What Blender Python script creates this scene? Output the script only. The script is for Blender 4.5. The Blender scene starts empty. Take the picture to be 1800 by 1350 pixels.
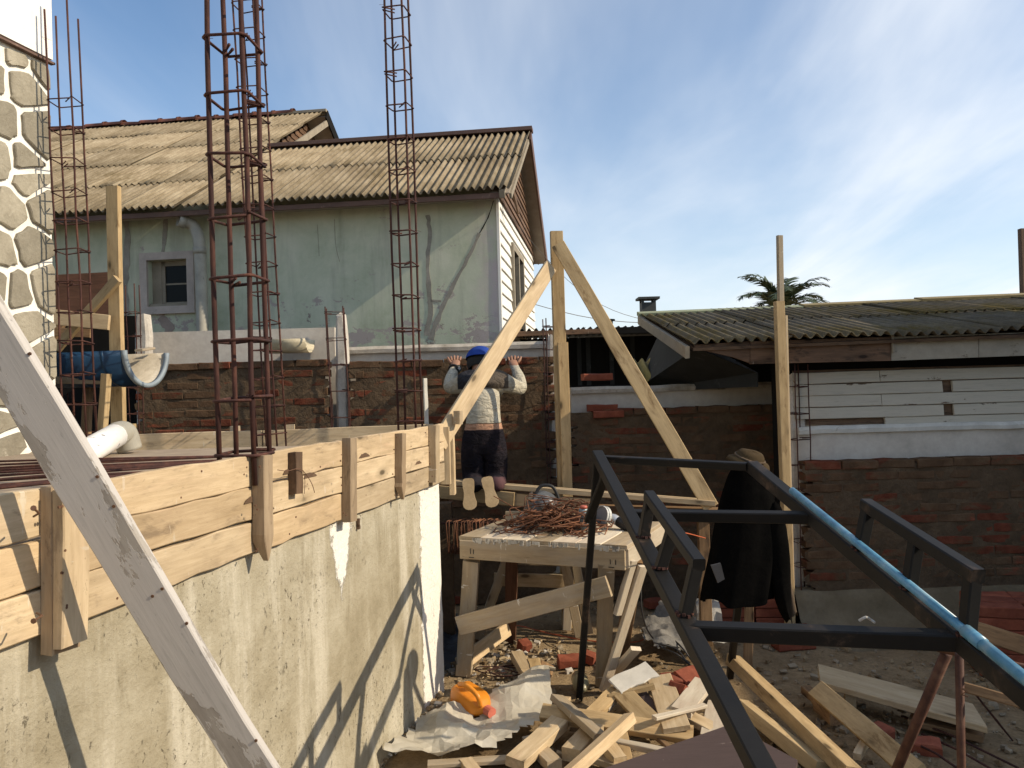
import bpy, bmesh, math, random
from mathutils import Vector, Matrix, noise
random.seed(7)
S = bpy.context.scene
COL = S.collection
V = Vector

# ------------------------------------------------------------------ camera, world, sun, exposure
F = 1400.0
CAM = V((0, 0, 1.65))
ROLL = math.radians(1.6)
PIT = 6.0 / F
_fw = V((0, math.cos(PIT), math.sin(PIT)))
_up0 = V((0, -math.sin(PIT), math.cos(PIT)))
_rt0 = V((1, 0, 0))
RT = _rt0 * math.cos(ROLL) - _up0 * math.sin(ROLL)
UP = _rt0 * math.sin(ROLL) + _up0 * math.cos(ROLL)
FW = _fw
cd = bpy.data.cameras.new('camera')
cam = bpy.data.objects.new('camera', cd)
COL.objects.link(cam)
cd.sensor_fit = 'HORIZONTAL'
cd.sensor_width = 36.0
cd.lens = 36.0 * F / 1800.0
cd.clip_start = 0.05
cd.clip_end = 1200
cam.matrix_world = Matrix(((RT.x, UP.x, -FW.x, CAM.x), (RT.y, UP.y, -FW.y, CAM.y), (RT.z, UP.z, -FW.z, CAM.z), (0, 0, 0, 1)))
S.camera = cam

LIGHT = V((-.84, .185, -.53)).normalized()
SUN_EL = math.asin(-LIGHT.z)
SUN_AZ = math.atan2(-LIGHT.x, -LIGHT.y)
w = bpy.data.worlds.new('World')
S.world = w
w.use_nodes = True
nt = w.node_tree
for n in list(nt.nodes):
    nt.nodes.remove(n)
def wn(t, **k):
    n = nt.nodes.new(t)
    for a, b in k.items():
        setattr(n, a, b)
    return n
sky = wn('ShaderNodeTexSky', sky_type='NISHITA', sun_disc=False, sun_elevation=SUN_EL, sun_rotation=SUN_AZ, altitude=20.0, air_density=1.0, dust_density=0.7, ozone_density=1.6)
tc = wn('ShaderNodeTexCoord')
sep = wn('ShaderNodeSeparateXYZ')
nt.links.new(tc.outputs['Generated'], sep.inputs[0])
def wm(op, a, b=None, c=None, clamp=False):
    n = wn('ShaderNodeMath', operation=op, use_clamp=clamp)
    for i, v in enumerate((a, b, c)):
        if v is None:
            continue
        if isinstance(v, (int, float)):
            n.inputs[i].default_value = v
        else:
            nt.links.new(v, n.inputs[i])
    return n.outputs[0]
zc = wm('MAXIMUM', sep.outputs[2], 0.0)
zc = wm('ADD', zc, 0.12)
px_ = wm('DIVIDE', sep.outputs[0], zc)
py_ = wm('DIVIDE', sep.outputs[1], zc)
cmb = wn('ShaderNodeCombineXYZ')
nt.links.new(px_, cmb.inputs[0])
nt.links.new(py_, cmb.inputs[1])
def cloud(rot, sc, nscale, lo, hi, dist, seed):
    mp = wn('ShaderNodeMapping')
    mp.inputs['Rotation'].default_value = (0, 0, math.radians(rot))
    mp.inputs['Scale'].default_value = sc
    mp.inputs['Location'].default_value = (seed, seed * .7, 0)
    nt.links.new(cmb.outputs[0], mp.inputs[0])
    nz = wn('ShaderNodeTexNoise')
    nz.inputs['Scale'].default_value = nscale
    nz.inputs['Detail'].default_value = 6
    nz.inputs['Roughness'].default_value = 0.54
    nz.inputs['Distortion'].default_value = dist
    nt.links.new(mp.outputs[0], nz.inputs[0])
    mr = wn('ShaderNodeMapRange', interpolation_type='SMOOTHSTEP')
    mr.inputs[1].default_value = lo
    mr.inputs[2].default_value = hi
    nt.links.new(nz.outputs[0], mr.inputs[0])
    return mr.outputs[0]
c1 = cloud(52, (1.25, 0.30, 1), 1.0, 0.40, 0.80, 0.6, 3.3)
c2 = cloud(34, (0.8, 0.30, 1), 0.75, 0.33, 0.72, 0.6, 2.4)
# thin cirrus thickens towards the east (to the right) and down to the horizon
tx = wn('ShaderNodeMapRange', interpolation_type='SMOOTHSTEP')
tx.inputs[1].default_value = -0.75
tx.inputs[2].default_value = 0.55
tx.inputs[3].default_value = 0.26
tx.inputs[4].default_value = 1.0
nt.links.new(sep.outputs[0], tx.inputs[0])
cm = wm('ADD', wm('MULTIPLY', c1, .58), wm('MULTIPLY', c2, .5))
cm = wm('MULTIPLY', cm, tx.outputs[0])
hz = wn('ShaderNodeMapRange', interpolation_type='SMOOTHSTEP')
hz.inputs[1].default_value = 0.42
hz.inputs[2].default_value = -0.02
hz.inputs[3].default_value = 0.0
hz.inputs[4].default_value = 0.52
nt.links.new(sep.outputs[2], hz.inputs[0])
cm = wm('ADD', cm, wm('MULTIPLY', hz.outputs[0], tx.outputs[0]), clamp=True)
mixc = wn('ShaderNodeMix', data_type='RGBA')
nt.links.new(wm('MULTIPLY', cm, .9), mixc.inputs[0])
tint = wn('ShaderNodeMix', data_type='RGBA', blend_type='MULTIPLY')
tint.inputs[0].default_value = 1.0
tint.inputs[7].default_value = (0.86, 0.97, 1.04, 1)
nt.links.new(sky.outputs[0], tint.inputs[6])
nt.links.new(tint.outputs[2], mixc.inputs[6])
mixc.inputs[7].default_value = (6.4, 6.65, 6.95, 1)
bg = wn('ShaderNodeBackground')
bg.inputs[1].default_value = 0.135
nt.links.new(mixc.outputs[2], bg.inputs[0])
wo = wn('ShaderNodeOutputWorld')
nt.links.new(bg.outputs[0], wo.inputs[0])

sl = bpy.data.lights.new('sun', 'SUN')
sl.energy = 4.2
sl.angle = math.radians(0.55)
sl.color = (1.0, 0.86, 0.66)
sun = bpy.data.objects.new('sun', sl)
COL.objects.link(sun)
sun.rotation_euler = LIGHT.to_track_quat('-Z', 'Y').to_euler()
sun.location = (6, -2, 8)

S.view_settings.view_transform = 'Standard'
S.view_settings.look = 'None'
S.view_settings.gamma = 1.0
S.view_settings.exposure = 0.25
S.view_settings.use_curve_mapping = False
S.cycles.max_bounces = 8

# ------------------------------------------------------------------ pixel <-> world (1800 x 1350 photo pixels to points at a real distance)
def ray(px, py):
    return RT * ((px - 900) / F) + UP * ((675 - py) / F) + FW
def at(px, py, Y):
    r = ray(px, py)
    return CAM + r * (Y / r.y)
def gz(px, py, z=0.0):
    r = ray(px, py)
    return CAM + r * ((z - CAM.z) / r.z)
def onpl(px, py, p0, n):
    r = ray(px, py)
    return CAM + r * ((p0 - CAM).dot(n) / r.dot(n))

# ------------------------------------------------------------------ objects
MW = {}
def finish(o, mw, parent=None, label=None, cat=None, group=None, kind=None):
    COL.objects.link(o)
    if parent is not None:
        o.parent = parent
        o.matrix_parent_inverse = MW[parent.name].inverted()
    o.matrix_basis = mw
    MW[o.name] = mw.copy()
    if label:
        o['label'] = label
    if cat:
        o['category'] = cat
    if group:
        o['group'] = group
    if kind or cat:
        o['kind'] = kind or 'thing'
    return o
def thing(name, label, cat, loc, group=None):
    o = bpy.data.objects.new(name, None)
    o.empty_display_size = .1
    return finish(o, Matrix.Translation(loc), None, label, cat, group)
def ob(name, me, mw=None, parent=None, **k):
    return finish(bpy.data.objects.new(name, me), mw or Matrix(), parent, **k)
def copy_part(src, mw, parent=None, **k):
    o = bpy.data.objects.new(src.name.split('.')[0], src.data)
    return finish(o, mw, parent, **k)

class MB:
    def __init__(s):
        s.v, s.f, s.m = [], [], []
    def add(s, vs, fs, mi=0):
        b = len(s.v)
        s.v += [tuple(p) for p in vs]
        s.f += [tuple(i + b for i in f) for f in fs]
        s.m += [mi] * len(fs)
    def box(s, c, sx, sy, sz, R=None, mi=0):
        R = R or Matrix.Identity(3)
        c = V(c)
        vs = [c + R @ V((x * sx / 2, y * sy / 2, z * sz / 2)) for x in (-1, 1) for y in (-1, 1) for z in (-1, 1)]
        s.add(vs, [(0, 1, 3, 2), (4, 6, 7, 5), (0, 4, 5, 1), (2, 3, 7, 6), (0, 2, 6, 4), (1, 5, 7, 3)], mi)
    def quadprism(s, pts, d, mi=0):
        """polygon pts pushed along vector d"""
        n = len(pts)
        d = V(d)
        vs = [V(p) for p in pts] + [V(p) + d for p in pts]
        fs = [tuple(range(n)), tuple(range(2 * n - 1, n - 1, -1))]
        fs += [(i, i + n, (i + 1) % n + n, (i + 1) % n) for i in range(n)]
        s.add(vs, fs, mi)
    def tube(s, pts, r, n=6, mi=0, caps=True):
        pts = [V(p) for p in pts]
        rs = r if isinstance(r, (list, tuple)) else [r] * len(pts)
        base = len(s.v)
        ref = None
        for i, p in enumerate(pts):
            t = (pts[min(i + 1, len(pts) - 1)] - pts[max(i - 1, 0)])
            if t.length < 1e-9:
                t = V((0, 0, 1))
            t.normalize()
            if ref is None:
                ref = V((0, 0, 1)) if abs(t.z) < .9 else V((1, 0, 0))
            a = (ref - t * ref.dot(t)).normalized()
            ref = a
            b = t.cross(a)
            for k in range(n):
                th = 2 * math.pi * k / n
                s.v.append(tuple(p + (a * math.cos(th) + b * math.sin(th)) * rs[i]))
        for i in range(len(pts) - 1):
            for k in range(n):
                s.f.append((base + i * n + k, base + i * n + (k + 1) % n, base + (i + 1) * n + (k + 1) % n, base + (i + 1) * n + k))
                s.m.append(mi)
        if caps:
            s.f.append(tuple(base + k for k in range(n - 1, -1, -1)))
            s.f.append(tuple(base + (len(pts) - 1) * n + k for k in range(n)))
            s.m += [mi, mi]
    def mesh(s, name, mats, smooth=False, fixn=True):
        me = bpy.data.meshes.new(name)
        me.from_pydata(s.v, [], s.f)
        for m in (mats if isinstance(mats, (list, tuple)) else [mats]):
            me.materials.append(m)
        if any(s.m):
            for p, mi in zip(me.polygons, s.m):
                p.material_index = mi
        if fixn:
            bm = bmesh.new()
            bm.from_mesh(me)
            bmesh.ops.recalc_face_normals(bm, faces=bm.faces)
            bm.to_mesh(me)
            bm.free()
        if smooth:
            for p in me.polygons:
                p.use_smooth = True
        me.update()
        return me
    def build(s, name, mats, parent=None, mw=None, smooth=False, fixn=True, **k):
        return ob(name, s.mesh(name, mats, smooth, fixn), mw, parent, **k)

def centred(mb, name, mats, parent=None, smooth=False, **k):
    """like build(), with the object's origin at the middle of its shape"""
    c = sum((V(p) for p in mb.v), V()) / max(len(mb.v), 1)
    mb.v = [tuple(V(p) - c) for p in mb.v]
    return mb.build(name, mats, parent, Matrix.Translation(c), smooth, **k)

def frame(A, B, wdir):
    A, B = V(A), V(B)
    x = (B - A).normalized()
    y = V(wdir)
    y = (y - x * y.dot(x)).normalized()
    z = x.cross(y)
    c = (A + B) / 2
    return Matrix(((x.x, y.x, z.x, c.x), (x.y, y.y, z.y, c.y), (x.z, y.z, z.z, c.z), (0, 0, 0, 1)))

def plank_mesh(L, wd, th, jit=.0015, ch=.003, n=5, point=False, seed=None, end_cut=0.0):
    rnd = random.Random(seed if seed is not None else random.random())
    mb = MB()
    prof = []
    hw, ht = wd / 2, th / 2
    c = min(ch, ht * .6, hw * .6)
    for (y, z) in ((-hw + c, -ht), (hw - c, -ht), (hw, -ht + c), (hw, ht - c), (hw - c, ht), (-hw + c, ht), (-hw, ht - c), (-hw, -ht + c)):
        prof.append((y, z))
    rows = []
    wob = [(rnd.uniform(-jit, jit), rnd.uniform(-jit, jit), rnd.uniform(-jit, jit), rnd.uniform(-jit, jit)) for _ in range(n)]
    for i in range(n):
        t = i / (n - 1)
        x = (t - .5) * L
        a, b, cc, d = wob[i]
        row = []
        sc = 1.0
        for (y, z) in prof:
            yy = y + (a if y > 0 else b)
            zz = z + (cc if z > 0 else d) * .5
            xx = x
            if i in (0, n - 1):
                xx += end_cut * (yy / max(hw, 1e-6)) * .5 + rnd.uniform(-jit, jit) * .6
            row.append((xx, yy, zz))
        rows.append(row)
    if point:
        x = L / 2
        rows[-1] = [(L / 2 - wd * 1.2 + (hw - abs(y)) * .1, y, z) for (_, y, z) in rows[-1]]
        rows.append([(L / 2, y * .12, z * .35 - ht * .55) for (y, z) in prof])
    vs = [p for r in rows for p in r]
    fs = []
    m = len(rows)
    for i in range(m - 1):
        for k in range(8):
            fs.append((i * 8 + k, i * 8 + (k + 1) % 8, (i + 1) * 8 + (k + 1) % 8, (i + 1) * 8 + k))
    fs.append(tuple(range(7, -1, -1)))
    fs.append(tuple((m - 1) * 8 + k for k in range(8)))
    mb.add(vs, fs)
    return mb
def plank(name, A, B, wd, th, wdir, mat, parent=None, jit=.0015, ch=.003, n=5, point=False, end_cut=0.0, **k):
    """board from A to B (middle of its section), wd across along wdir, th thick"""
    L = (V(B) - V(A)).length
    return plank_mesh(L, wd, th, jit, ch, n, point, None, end_cut).build(name, mat, parent, frame(A, B, wdir), fixn=True, **k)

def arc_pts(c, u, v, r, a0, a1, n):
    return [V(c) + V(u) * (r * math.cos(a0 + (a1 - a0) * i / n)) + V(v) * (r * math.sin(a0 + (a1 - a0) * i / n)) for i in range(n + 1)]
def spline(pts, n=6):
    pts = [V(p) for p in pts]
    out = []
    for i in range(len(pts) - 1):
        p0, p1, p2, p3 = pts[max(i - 1, 0)], pts[i], pts[i + 1], pts[min(i + 2, len(pts) - 1)]
        for k in range(n):
            t = k / n
            out.append(.5 * ((2 * p1) + (p2 - p0) * t + (2 * p0 - 5 * p1 + 4 * p2 - p3) * t * t + (3 * p1 - p0 - 3 * p2 + p3) * t ** 3))
    out.append(pts[-1])
    return out

# ------------------------------------------------------------------ materials
def newmat(name):
    m = bpy.data.materials.new(name)
    m.use_nodes = True
    t = m.node_tree
    b = t.nodes['Principled BSDF']
    return m, t, b
class NT:
    """tiny helper around a node tree"""
    def __init__(s, t):
        s.t = t
    def n(s, typ, **k):
        n = s.t.nodes.new(typ)
        for a, b in k.items():
            setattr(n, a, b)
        return n
    def l(s, a, b):
        s.t.links.new(a, b)
    def setin(s, sock, v):
        if isinstance(v, bpy.types.NodeSocket):
            s.l(v, sock)
        elif isinstance(v, (tuple, list)) and len(v) == 3 and sock.type == 'RGBA':
            sock.default_value = (*v, 1)
        else:
            sock.default_value = v
    def math(s, op, a, b=0.0, clamp=False):
        n = s.n('ShaderNodeMath', operation=op, use_clamp=clamp)
        s.setin(n.inputs[0], a)
        s.setin(n.inputs[1], b)
        return n.outputs[0]
    def mix(s, f, a, b, blend='MIX'):
        n = s.n('ShaderNodeMix', data_type='RGBA', blend_type=blend)
        s.setin(n.inputs[0], f)
        s.setin(n.inputs[6], a)
        s.setin(n.inputs[7], b)
        return n.outputs[2]
    def step(s, v, lo, hi, a=0.0, b=1.0):
        n = s.n('ShaderNodeMapRange', interpolation_type='SMOOTHSTEP')
        s.setin(n.inputs[0], v)
        n.inputs[1].default_value = lo
        n.inputs[2].default_value = hi
        n.inputs[3].default_value = a
        n.inputs[4].default_value = b
        return n.outputs[0]
    def coords(s, kind='Object', scale=(1, 1, 1), rand=True, rot=(0, 0, 0)):
        if kind == 'Position':
            o = s.n('ShaderNodeNewGeometry').outputs['Position']
            rand = False
        else:
            o = s.n('ShaderNodeTexCoord').outputs[kind]
        mp = s.n('ShaderNodeMapping')
        mp.inputs['Scale'].default_value = scale
        mp.inputs['Rotation'].default_value = rot
        s.l(o, mp.inputs[0])
        if rand:
            oi = s.n('ShaderNodeObjectInfo')
            v = s.n('ShaderNodeVectorMath', operation='SCALE')
            v.inputs[0].default_value = (37.0, 91.0, 53.0)
            s.l(oi.outputs['Random'], v.inputs['Scale'])
            s.l(v.outputs[0], mp.inputs['Location'])
        return mp.outputs[0]
    def rnd(s):
        return s.n('ShaderNodeObjectInfo').outputs['Random']
    def noise(s, vec, scale, detail=5, rough=.6, dist=0.0):
        n = s.n('ShaderNodeTexNoise')
        n.inputs['Scale'].default_value = scale
        n.inputs['Detail'].default_value = detail
        n.inputs['Roughness'].default_value = rough
        n.inputs['Distortion'].default_value = dist
        s.l(vec, n.inputs[0])
        return n.outputs[0]
    def voro(s, vec, scale, feat='F1'):
        n = s.n('ShaderNodeTexVoronoi', feature=feat)
        n.inputs['Scale'].default_value = scale
        s.l(vec, n.inputs[0])
        return n
    def ramp(s, v, stops):
        n = s.n('ShaderNodeValToRGB')
        cr = n.color_ramp
        while len(cr.elements) < len(stops):
            cr.elements.new(.5)
        for e, (p, c) in zip(cr.elements, stops):
            e.position = p
            e.color = (*c, 1)
        s.l(v, n.inputs[0])
        return n.outputs[0]
    def bump(s, h, strength=.3, dist=.01, normal=None):
        n = s.n('ShaderNodeBump')
        n.inputs['Strength'].default_value = strength
        n.inputs['Distance'].default_value = dist
        s.l(h, n.inputs['Height'])
        if normal is not None:
            s.l(normal, n.inputs['Normal'])
        return n.outputs[0]
    def vary(s, col, lo=.8, hi=1.2):
        """brightness per object"""
        n = s.n('ShaderNodeMix', data_type='RGBA', blend_type='MULTIPLY')
        n.inputs[0].default_value = 1
        g = s.step(s.rnd(), 0, 1, lo, hi)
        c = s.n('ShaderNodeCombineColor')
        for i in range(3):
            s.l(g, c.inputs[i])
        s.setin(n.inputs[6], col)
        s.l(c.outputs[0], n.inputs[7])
        return n.outputs[2]
MATS = {}
def mnoise(name, stops, scale=6, detail=6, rough=.85, bump=.3, bscale=60, bdist=.004, stretch=(1, 1, 1), coords='Object', spots=None, vary=None, dist=0.0, metal=0.0, spec=.3, fine=.35, spot_scale=9, spot_thr=(.6, .68)):
    m, t, b = newmat(name)
    h = NT(t)
    co = h.coords(coords, stretch)
    nz = h.noise(co, scale, detail, .62, dist)
    col = h.ramp(nz, stops)
    f2 = h.noise(co, scale * 9, 4, .7)
    col = h.mix(fine, col, h.ramp(f2, [(.3, (.35, .35, .35)), (.7, (.65, .65, .65))]), 'OVERLAY')
    if spots:
        s2 = h.noise(co, spot_scale, 6, .72, .3)
        col = h.mix(h.step(s2, *spot_thr), col, spots)
    if vary:
        col = h.vary(col, *vary)
    h.l(col, b.inputs['Base Color'])
    b.inputs['Roughness'].default_value = rough
    b.inputs['Metallic'].default_value = metal
    b.inputs['Specular IOR Level'].default_value = spec
    if bump:
        bn = h.noise(co, bscale, 5, .7)
        h.l(h.bump(bn, bump, bdist), b.inputs['Normal'])
    MATS[name] = m
    return m

def wood(name, light, dark, stain=(.12, .08, .045), stain_thr=(.62, .78), grain=1.0, vary=(.8, 1.15), rough=.75, grey=None, knots=True, paint=None, paint_thr=(.47, .5), splash=None, hue=.15):
    m, t, b = newmat(name)
    h = NT(t)
    co = h.coords('Object', (1.5, 11.0, 11.0))
    wav = h.noise(co, 2.2, 4, .55, 1.4)
    gco = h.coords('Object', (3.5, 70.0, 70.0))
    fine = h.noise(gco, 1.6, 6, .65, .5)
    mid = [(a + c) / 2 for a, c in zip(light, dark)]
    v = h.math('ADD', h.math('MULTIPLY', wav, .55), h.math('MULTIPLY', fine, .45))
    col = h.ramp(v, [(.3, dark), (.47, mid), (.62, light)])
    if grey:
        gn = h.noise(h.coords('Object', (1.5, 6, 6)), 1.8, 6, .65)
        col = h.mix(h.step(gn, .42, .68), col, grey)
    if knots:
        kv = h.voro(h.coords('Object', (3.0, 8.0, 8.0)), 1.0)
        kd = h.step(kv.outputs['Distance'], .05, .13, 1.0, 0.0)
        ring = h.step(kv.outputs['Distance'], .1, .3, .45, 0.0)
        col = h.mix(ring, col, [c * .65 for c in dark])
        col = h.mix(kd, col, [c * .28 for c in dark])
    sn = h.noise(h.coords('Object', (2.0, 7.0, 7.0)), 2.6, 6, .7, .4)
    col = h.mix(h.math('MULTIPLY', h.step(sn, *stain_thr), .75), col, stain)
    if splash:
        s2 = h.noise(h.coords('Object', (22, 5.0, 5.0)), 1.5, 4, .6)
        col = h.mix(h.step(s2, .66, .7), col, splash)
    gr = h.noise(h.coords('Object', (1.0, 2.5, 2.5)), 3.0, 7, .7)
    col = h.mix(.6, col, h.ramp(gr, [(.3, (.33, .32, .31)), (.5, (.5, .5, .5)), (.72, (.62, .62, .62))]), 'OVERLAY')
    fk = h.noise(h.coords('Object', (6, 14, 14)), 5.0, 5, .7)
    col = h.mix(h.step(fk, .64, .70, 0, .55), col, [c * .45 for c in dark])
    hu = h.math('FRACT', h.math('MULTIPLY', h.rnd(), 17.31))
    col = h.mix(h.math('MULTIPLY', hu, hue), col, (1.0, .80, .56), 'MULTIPLY')
    if vary:
        col = h.vary(col, *vary)
    hgt = fine
    if paint:
        pn = h.noise(h.coords('Object', (1.6, 4.5, 4.5)), 2.2, 9, .68, .3)
        pm = h.step(pn, *paint_thr, 1.0, 0.0)
        pcol = h.mix(h.noise(co, 3, 6, .7), [c * .8 for c in paint], [min(1, c * 1.08) for c in paint])
        pcol = h.mix(h.math('MULTIPLY', h.step(fine, .50, .68), .35), pcol, [c * .55 for c in paint])
        pcol = h.mix(h.math('MULTIPLY', h.step(h.noise(h.coords('Object', (4, 16, 16)), 4.0, 6, .75), .60, .70), .6), pcol, [c * .5 for c in paint])
        col = h.mix(pm, col, pcol)
        hgt = h.math('ADD', h.math('MULTIPLY', fine, .3), pm)
    h.l(col, b.inputs['Base Color'])
    b.inputs['Roughness'].default_value = rough
    b.inputs['Specular IOR Level'].default_value = .25
    h.l(h.bump(hgt, .35 * grain, .003), b.inputs['Normal'])
    MATS[name] = m
    return m

PINE = wood('pine_fresh', (.60, .47, .30), (.44, .32, .18), stain_thr=(.66, .85), vary=(.85, 1.1))
PINE_FORM = wood('pine_form_board', (.58, .46, .305), (.42, .32, .195), stain=(.22, .165, .11), stain_thr=(.53, .72), vary=(.78, 1.08), splash=(.56, .48, .36), hue=.3)
PINE_YEL = wood('pine_yellow', (.49, .36, .195), (.34, .235, .115), stain=(.15, .085, .035), stain_thr=(.53, .72), vary=(.85, 1.1))
BATTEN = wood('timber_batten', (.38, .29, .19), (.26, .19, .12), stain=(.1, .07, .045), stain_thr=(.55, .7))
PINE_GREY = wood('timber_dusty', (.42, .335, .22), (.29, .215, .13), stain=(.15, .11, .07), grey=(.35, .295, .22), vary=(.8, 1.15), splash=(.62, .58, .5))
PINE_BROWN = wood('timber_brown', (.30, .19, .10), (.17, .10, .05), stain=(.07, .045, .03), stain_thr=(.5, .7))
DARKWOOD = wood('timber_dark', (.16, .10, .06), (.07, .045, .03), stain=(.03, .02, .015), stain_thr=(.5, .7))
REDWOOD = wood('timber_red_brown', (.13, .06, .035), (.07, .035, .02), stain=(.03, .018, .012))
PALE = wood('timber_pale', (.62, .54, .42), (.5, .42, .31), stain=(.25, .2, .14), knots=False)
WHITEPLANK = wood('painted_plank', (.33, .30, .26), (.24, .21, .18), stain=(.1, .08, .06), paint=(.52, .485, .445), paint_thr=(.555, .575), knots=False, grain=1.6)
SIDING = wood('white_siding', (.2, .16, .12), (.13, .1, .07), paint=(.78, .76, .70), paint_thr=(.66, .70), knots=False, vary=(.94, 1.03))
OLDWHITE = wood('old_white_board', (.16, .12, .085), (.1, .075, .055), paint=(.52, .475, .385), paint_thr=(.635, .655), knots=False, vary=(.9, 1.05))
FASCIA = wood('fascia_old_brown', (.17, .10, .06), (.09, .055, .035), stain=(.035, .025, .018), stain_thr=(.5, .65), splash=(.3, .26, .2))
PURPLE = wood('brown_painted_panel', (.20, .16, .14), (.14, .11, .1), paint=(.088, .062, .058), paint_thr=(.62, .66), knots=False)
RUST = mnoise('rusty_rebar', [(.25, (.024, .011, .010)), (.5, (.055, .021, .016)), (.75, (.115, .046, .028))], scale=30, stretch=(1, 1, .3), bump=.5, bscale=160, bdist=.002, rough=.8, vary=(.85, 1.15))
RUSTSTEEL = mnoise('rust_steel', [(.3, (.05, .02, .014)), (.55, (.1, .045, .028)), (.75, (.16, .09, .055))], scale=14, rough=.7, bump=.3)
BLACKSTEEL = mnoise('black_painted_steel', [(.3, (.009, .0085, .008)), (.6, (.014, .0125, .011)), (.8, (.034, .026, .020))], scale=5, rough=.55, bump=.12, bscale=90, spec=.18, spots=(.085, .055, .038), spot_scale=5, spot_thr=(.58, .74), fine=.2)
MORTARWHITE = mnoise('white_joint', [(.3, (.74, .70, .62)), (.7, (.86, .83, .76))], scale=9, bump=.5, bscale=45, bdist=.006)
STONE = mnoise('facing_stone', [(.25, (.19, .165, .12)), (.5, (.265, .236, .178)), (.75, (.34, .305, .235))], scale=7, detail=8, bump=.6, bscale=26, bdist=.012, vary=(.8, 1.2), spots=(.42, .38, .3), spot_thr=(.66, .74))
WHITEWALL = mnoise('white_render', [(.3, (.72, .70, .66)), (.7, (.82, .81, .78))], scale=3, bump=.2, bscale=70)
DIRTYWHITE = mnoise('dirty_white_render', [(.28, (.42, .375, .315)), (.5, (.53, .48, .41)), (.75, (.59, .545, .475))], scale=2.2, detail=8, bump=.3, bscale=50, spots=(.3, .26, .21), spot_scale=4.5, spot_thr=(.66, .78), coords='Position')
COPING = mnoise('weathered_coping', [(.3, (.24, .21, .165)), (.5, (.4, .36, .3)), (.72, (.52, .48, .42))], scale=7, detail=8, bump=.5, bscale=40, bdist=.006, spots=(.12, .11, .08), spot_scale=6, spot_thr=(.56, .7), coords='Position')
POST = mnoise('concrete_post', [(.3, (.36, .32, .27)), (.55, (.52, .48, .42)), (.75, (.62, .58, .52))], scale=6, bump=.6, bscale=30, bdist=.008)
MORTAR = mnoise('brick_mortar', [(.25, (.055, .036, .020)), (.5, (.098, .065, .038)), (.75, (.15, .104, .063))], scale=5, detail=8, bump=.9, bscale=22, bdist=.02, coords='Position', rough=.95)
FOOTING = mnoise('footing_concrete', [(.25, (.105, .08, .045)), (.5, (.155, .12, .073)), (.75, (.21, .168, .108))], scale=4, detail=8, bump=.6, bscale=25, bdist=.01, coords='Position')
TERRACOTTA = mnoise('terracotta', [(.3, (.16, .062, .038)), (.55, (.26, .10, .062)), (.75, (.33, .16, .1))], scale=9, bump=.3, vary=(.75, 1.15))
REDBRICK = mnoise('red_brick', [(.25, (.14, .035, .02)), (.5, (.22, .06, .032)), (.75, (.31, .10, .055))], scale=9, detail=7, bump=.6, bscale=40, bdist=.004, vary=(.75, 1.15), rough=.9)
def roofmat(name, stops, moss, thr):
    m, t, b = newmat(name)
    h = NT(t)
    co = h.coords('Object', (1, .5, 1))
    pc = h.coords('Position', (1, 1, 1))
    n1 = h.noise(co, 5, 8, .7)
    col = h.ramp(n1, stops)
    st = h.noise(h.coords('Object', (22, 1.2, 1)), 1.5, 5, .65)
    col = h.mix(h.step(st, .48, .7, 0, .55), col, moss)
    n2 = h.noise(pc, 1.3, 7, .7)
    col = h.mix(h.step(n2, *thr), col, moss)
    f = h.noise(co, 90, 4, .75)
    col = h.mix(.5, col, h.ramp(f, [(.3, (.3, .3, .3)), (.7, (.7, .7, .7))]), 'OVERLAY')
    col = h.vary(col, .86, 1.1)
    h.l(col, b.inputs['Base Color'])
    b.inputs['Roughness'].default_value = .95
    b.inputs['Specular IOR Level'].default_value = .15
    h.l(h.bump(h.noise(co, 45, 6, .75), .6, .006), b.inputs['Normal'])
    return m
ROOF = roofmat('cement_sheet', [(.28, (.165, .125, .077)), (.5, (.29, .232, .152)), (.74, (.40, .335, .235))], (.145, .108, .058), (.52, .74))
ROOFMOSS = roofmat('mossy_cement_sheet', [(.28, (.075, .062, .045)), (.5, (.125, .105, .074)), (.74, (.20, .17, .12))], (.115, .085, .025), (.45, .68))
def wallgreen():
    m, t, b = newmat('mint_render')
    h = NT(t)
    pc = h.coords('Position')
    n1 = h.noise(pc, 1.6, 9, .7, .3)
    col = h.ramp(n1, [(.28, (.30, .335, .225)), (.46, (.45, .475, .345)), (.62, (.545, .55, .42)), (.75, (.60, .585, .47))])
    st = h.noise(h.coords('Position', (5, 5, .5)), 1.2, 6, .65)
    col = h.mix(h.step(st, .48, .72, 0, .5), col, (.24, .235, .185))
    # flaked paint, mostly low on the wall
    sp = h.n('ShaderNodeSeparateXYZ')
    h.l(h.n('ShaderNodeNewGeometry').outputs['Position'], sp.inputs[0])
    low = h.step(sp.outputs[2], 1.9, 3.2, .10, -.03)
    fl = h.math('ADD', h.noise(h.coords('Position', (1.3, 1.3, 2.2)), 2.4, 9, .74, .2), low)
    col = h.mix(h.step(fl, .625, .65), col, (.36, .31, .275))
    fl2 = h.math('ADD', h.noise(h.coords('Position', (1, 1, 1)), 7, 7, .75), low)
    col = h.mix(h.step(fl2, .70, .715), col, (.24, .20, .17))
    # bleached corner on the right
    cx = h.step(sp.outputs[0], -.42, -.1)
    col = h.mix(h.math('MULTIPLY', cx, h.step(h.noise(pc, 3, 6, .7), .35, .6)), col, (.47, .40, .385))
    h.l(col, b.inputs['Base Color'])
    b.inputs['Roughness'].default_value = .9
    hb = h.math('ADD', h.noise(pc, 60, 5, .7), h.math('MULTIPLY', h.step(fl, .625, .65), -1.5))
    h.l(h.bump(hb, .3, .004), b.inputs['Normal'])
    return m
MINT = wallgreen()
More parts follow.
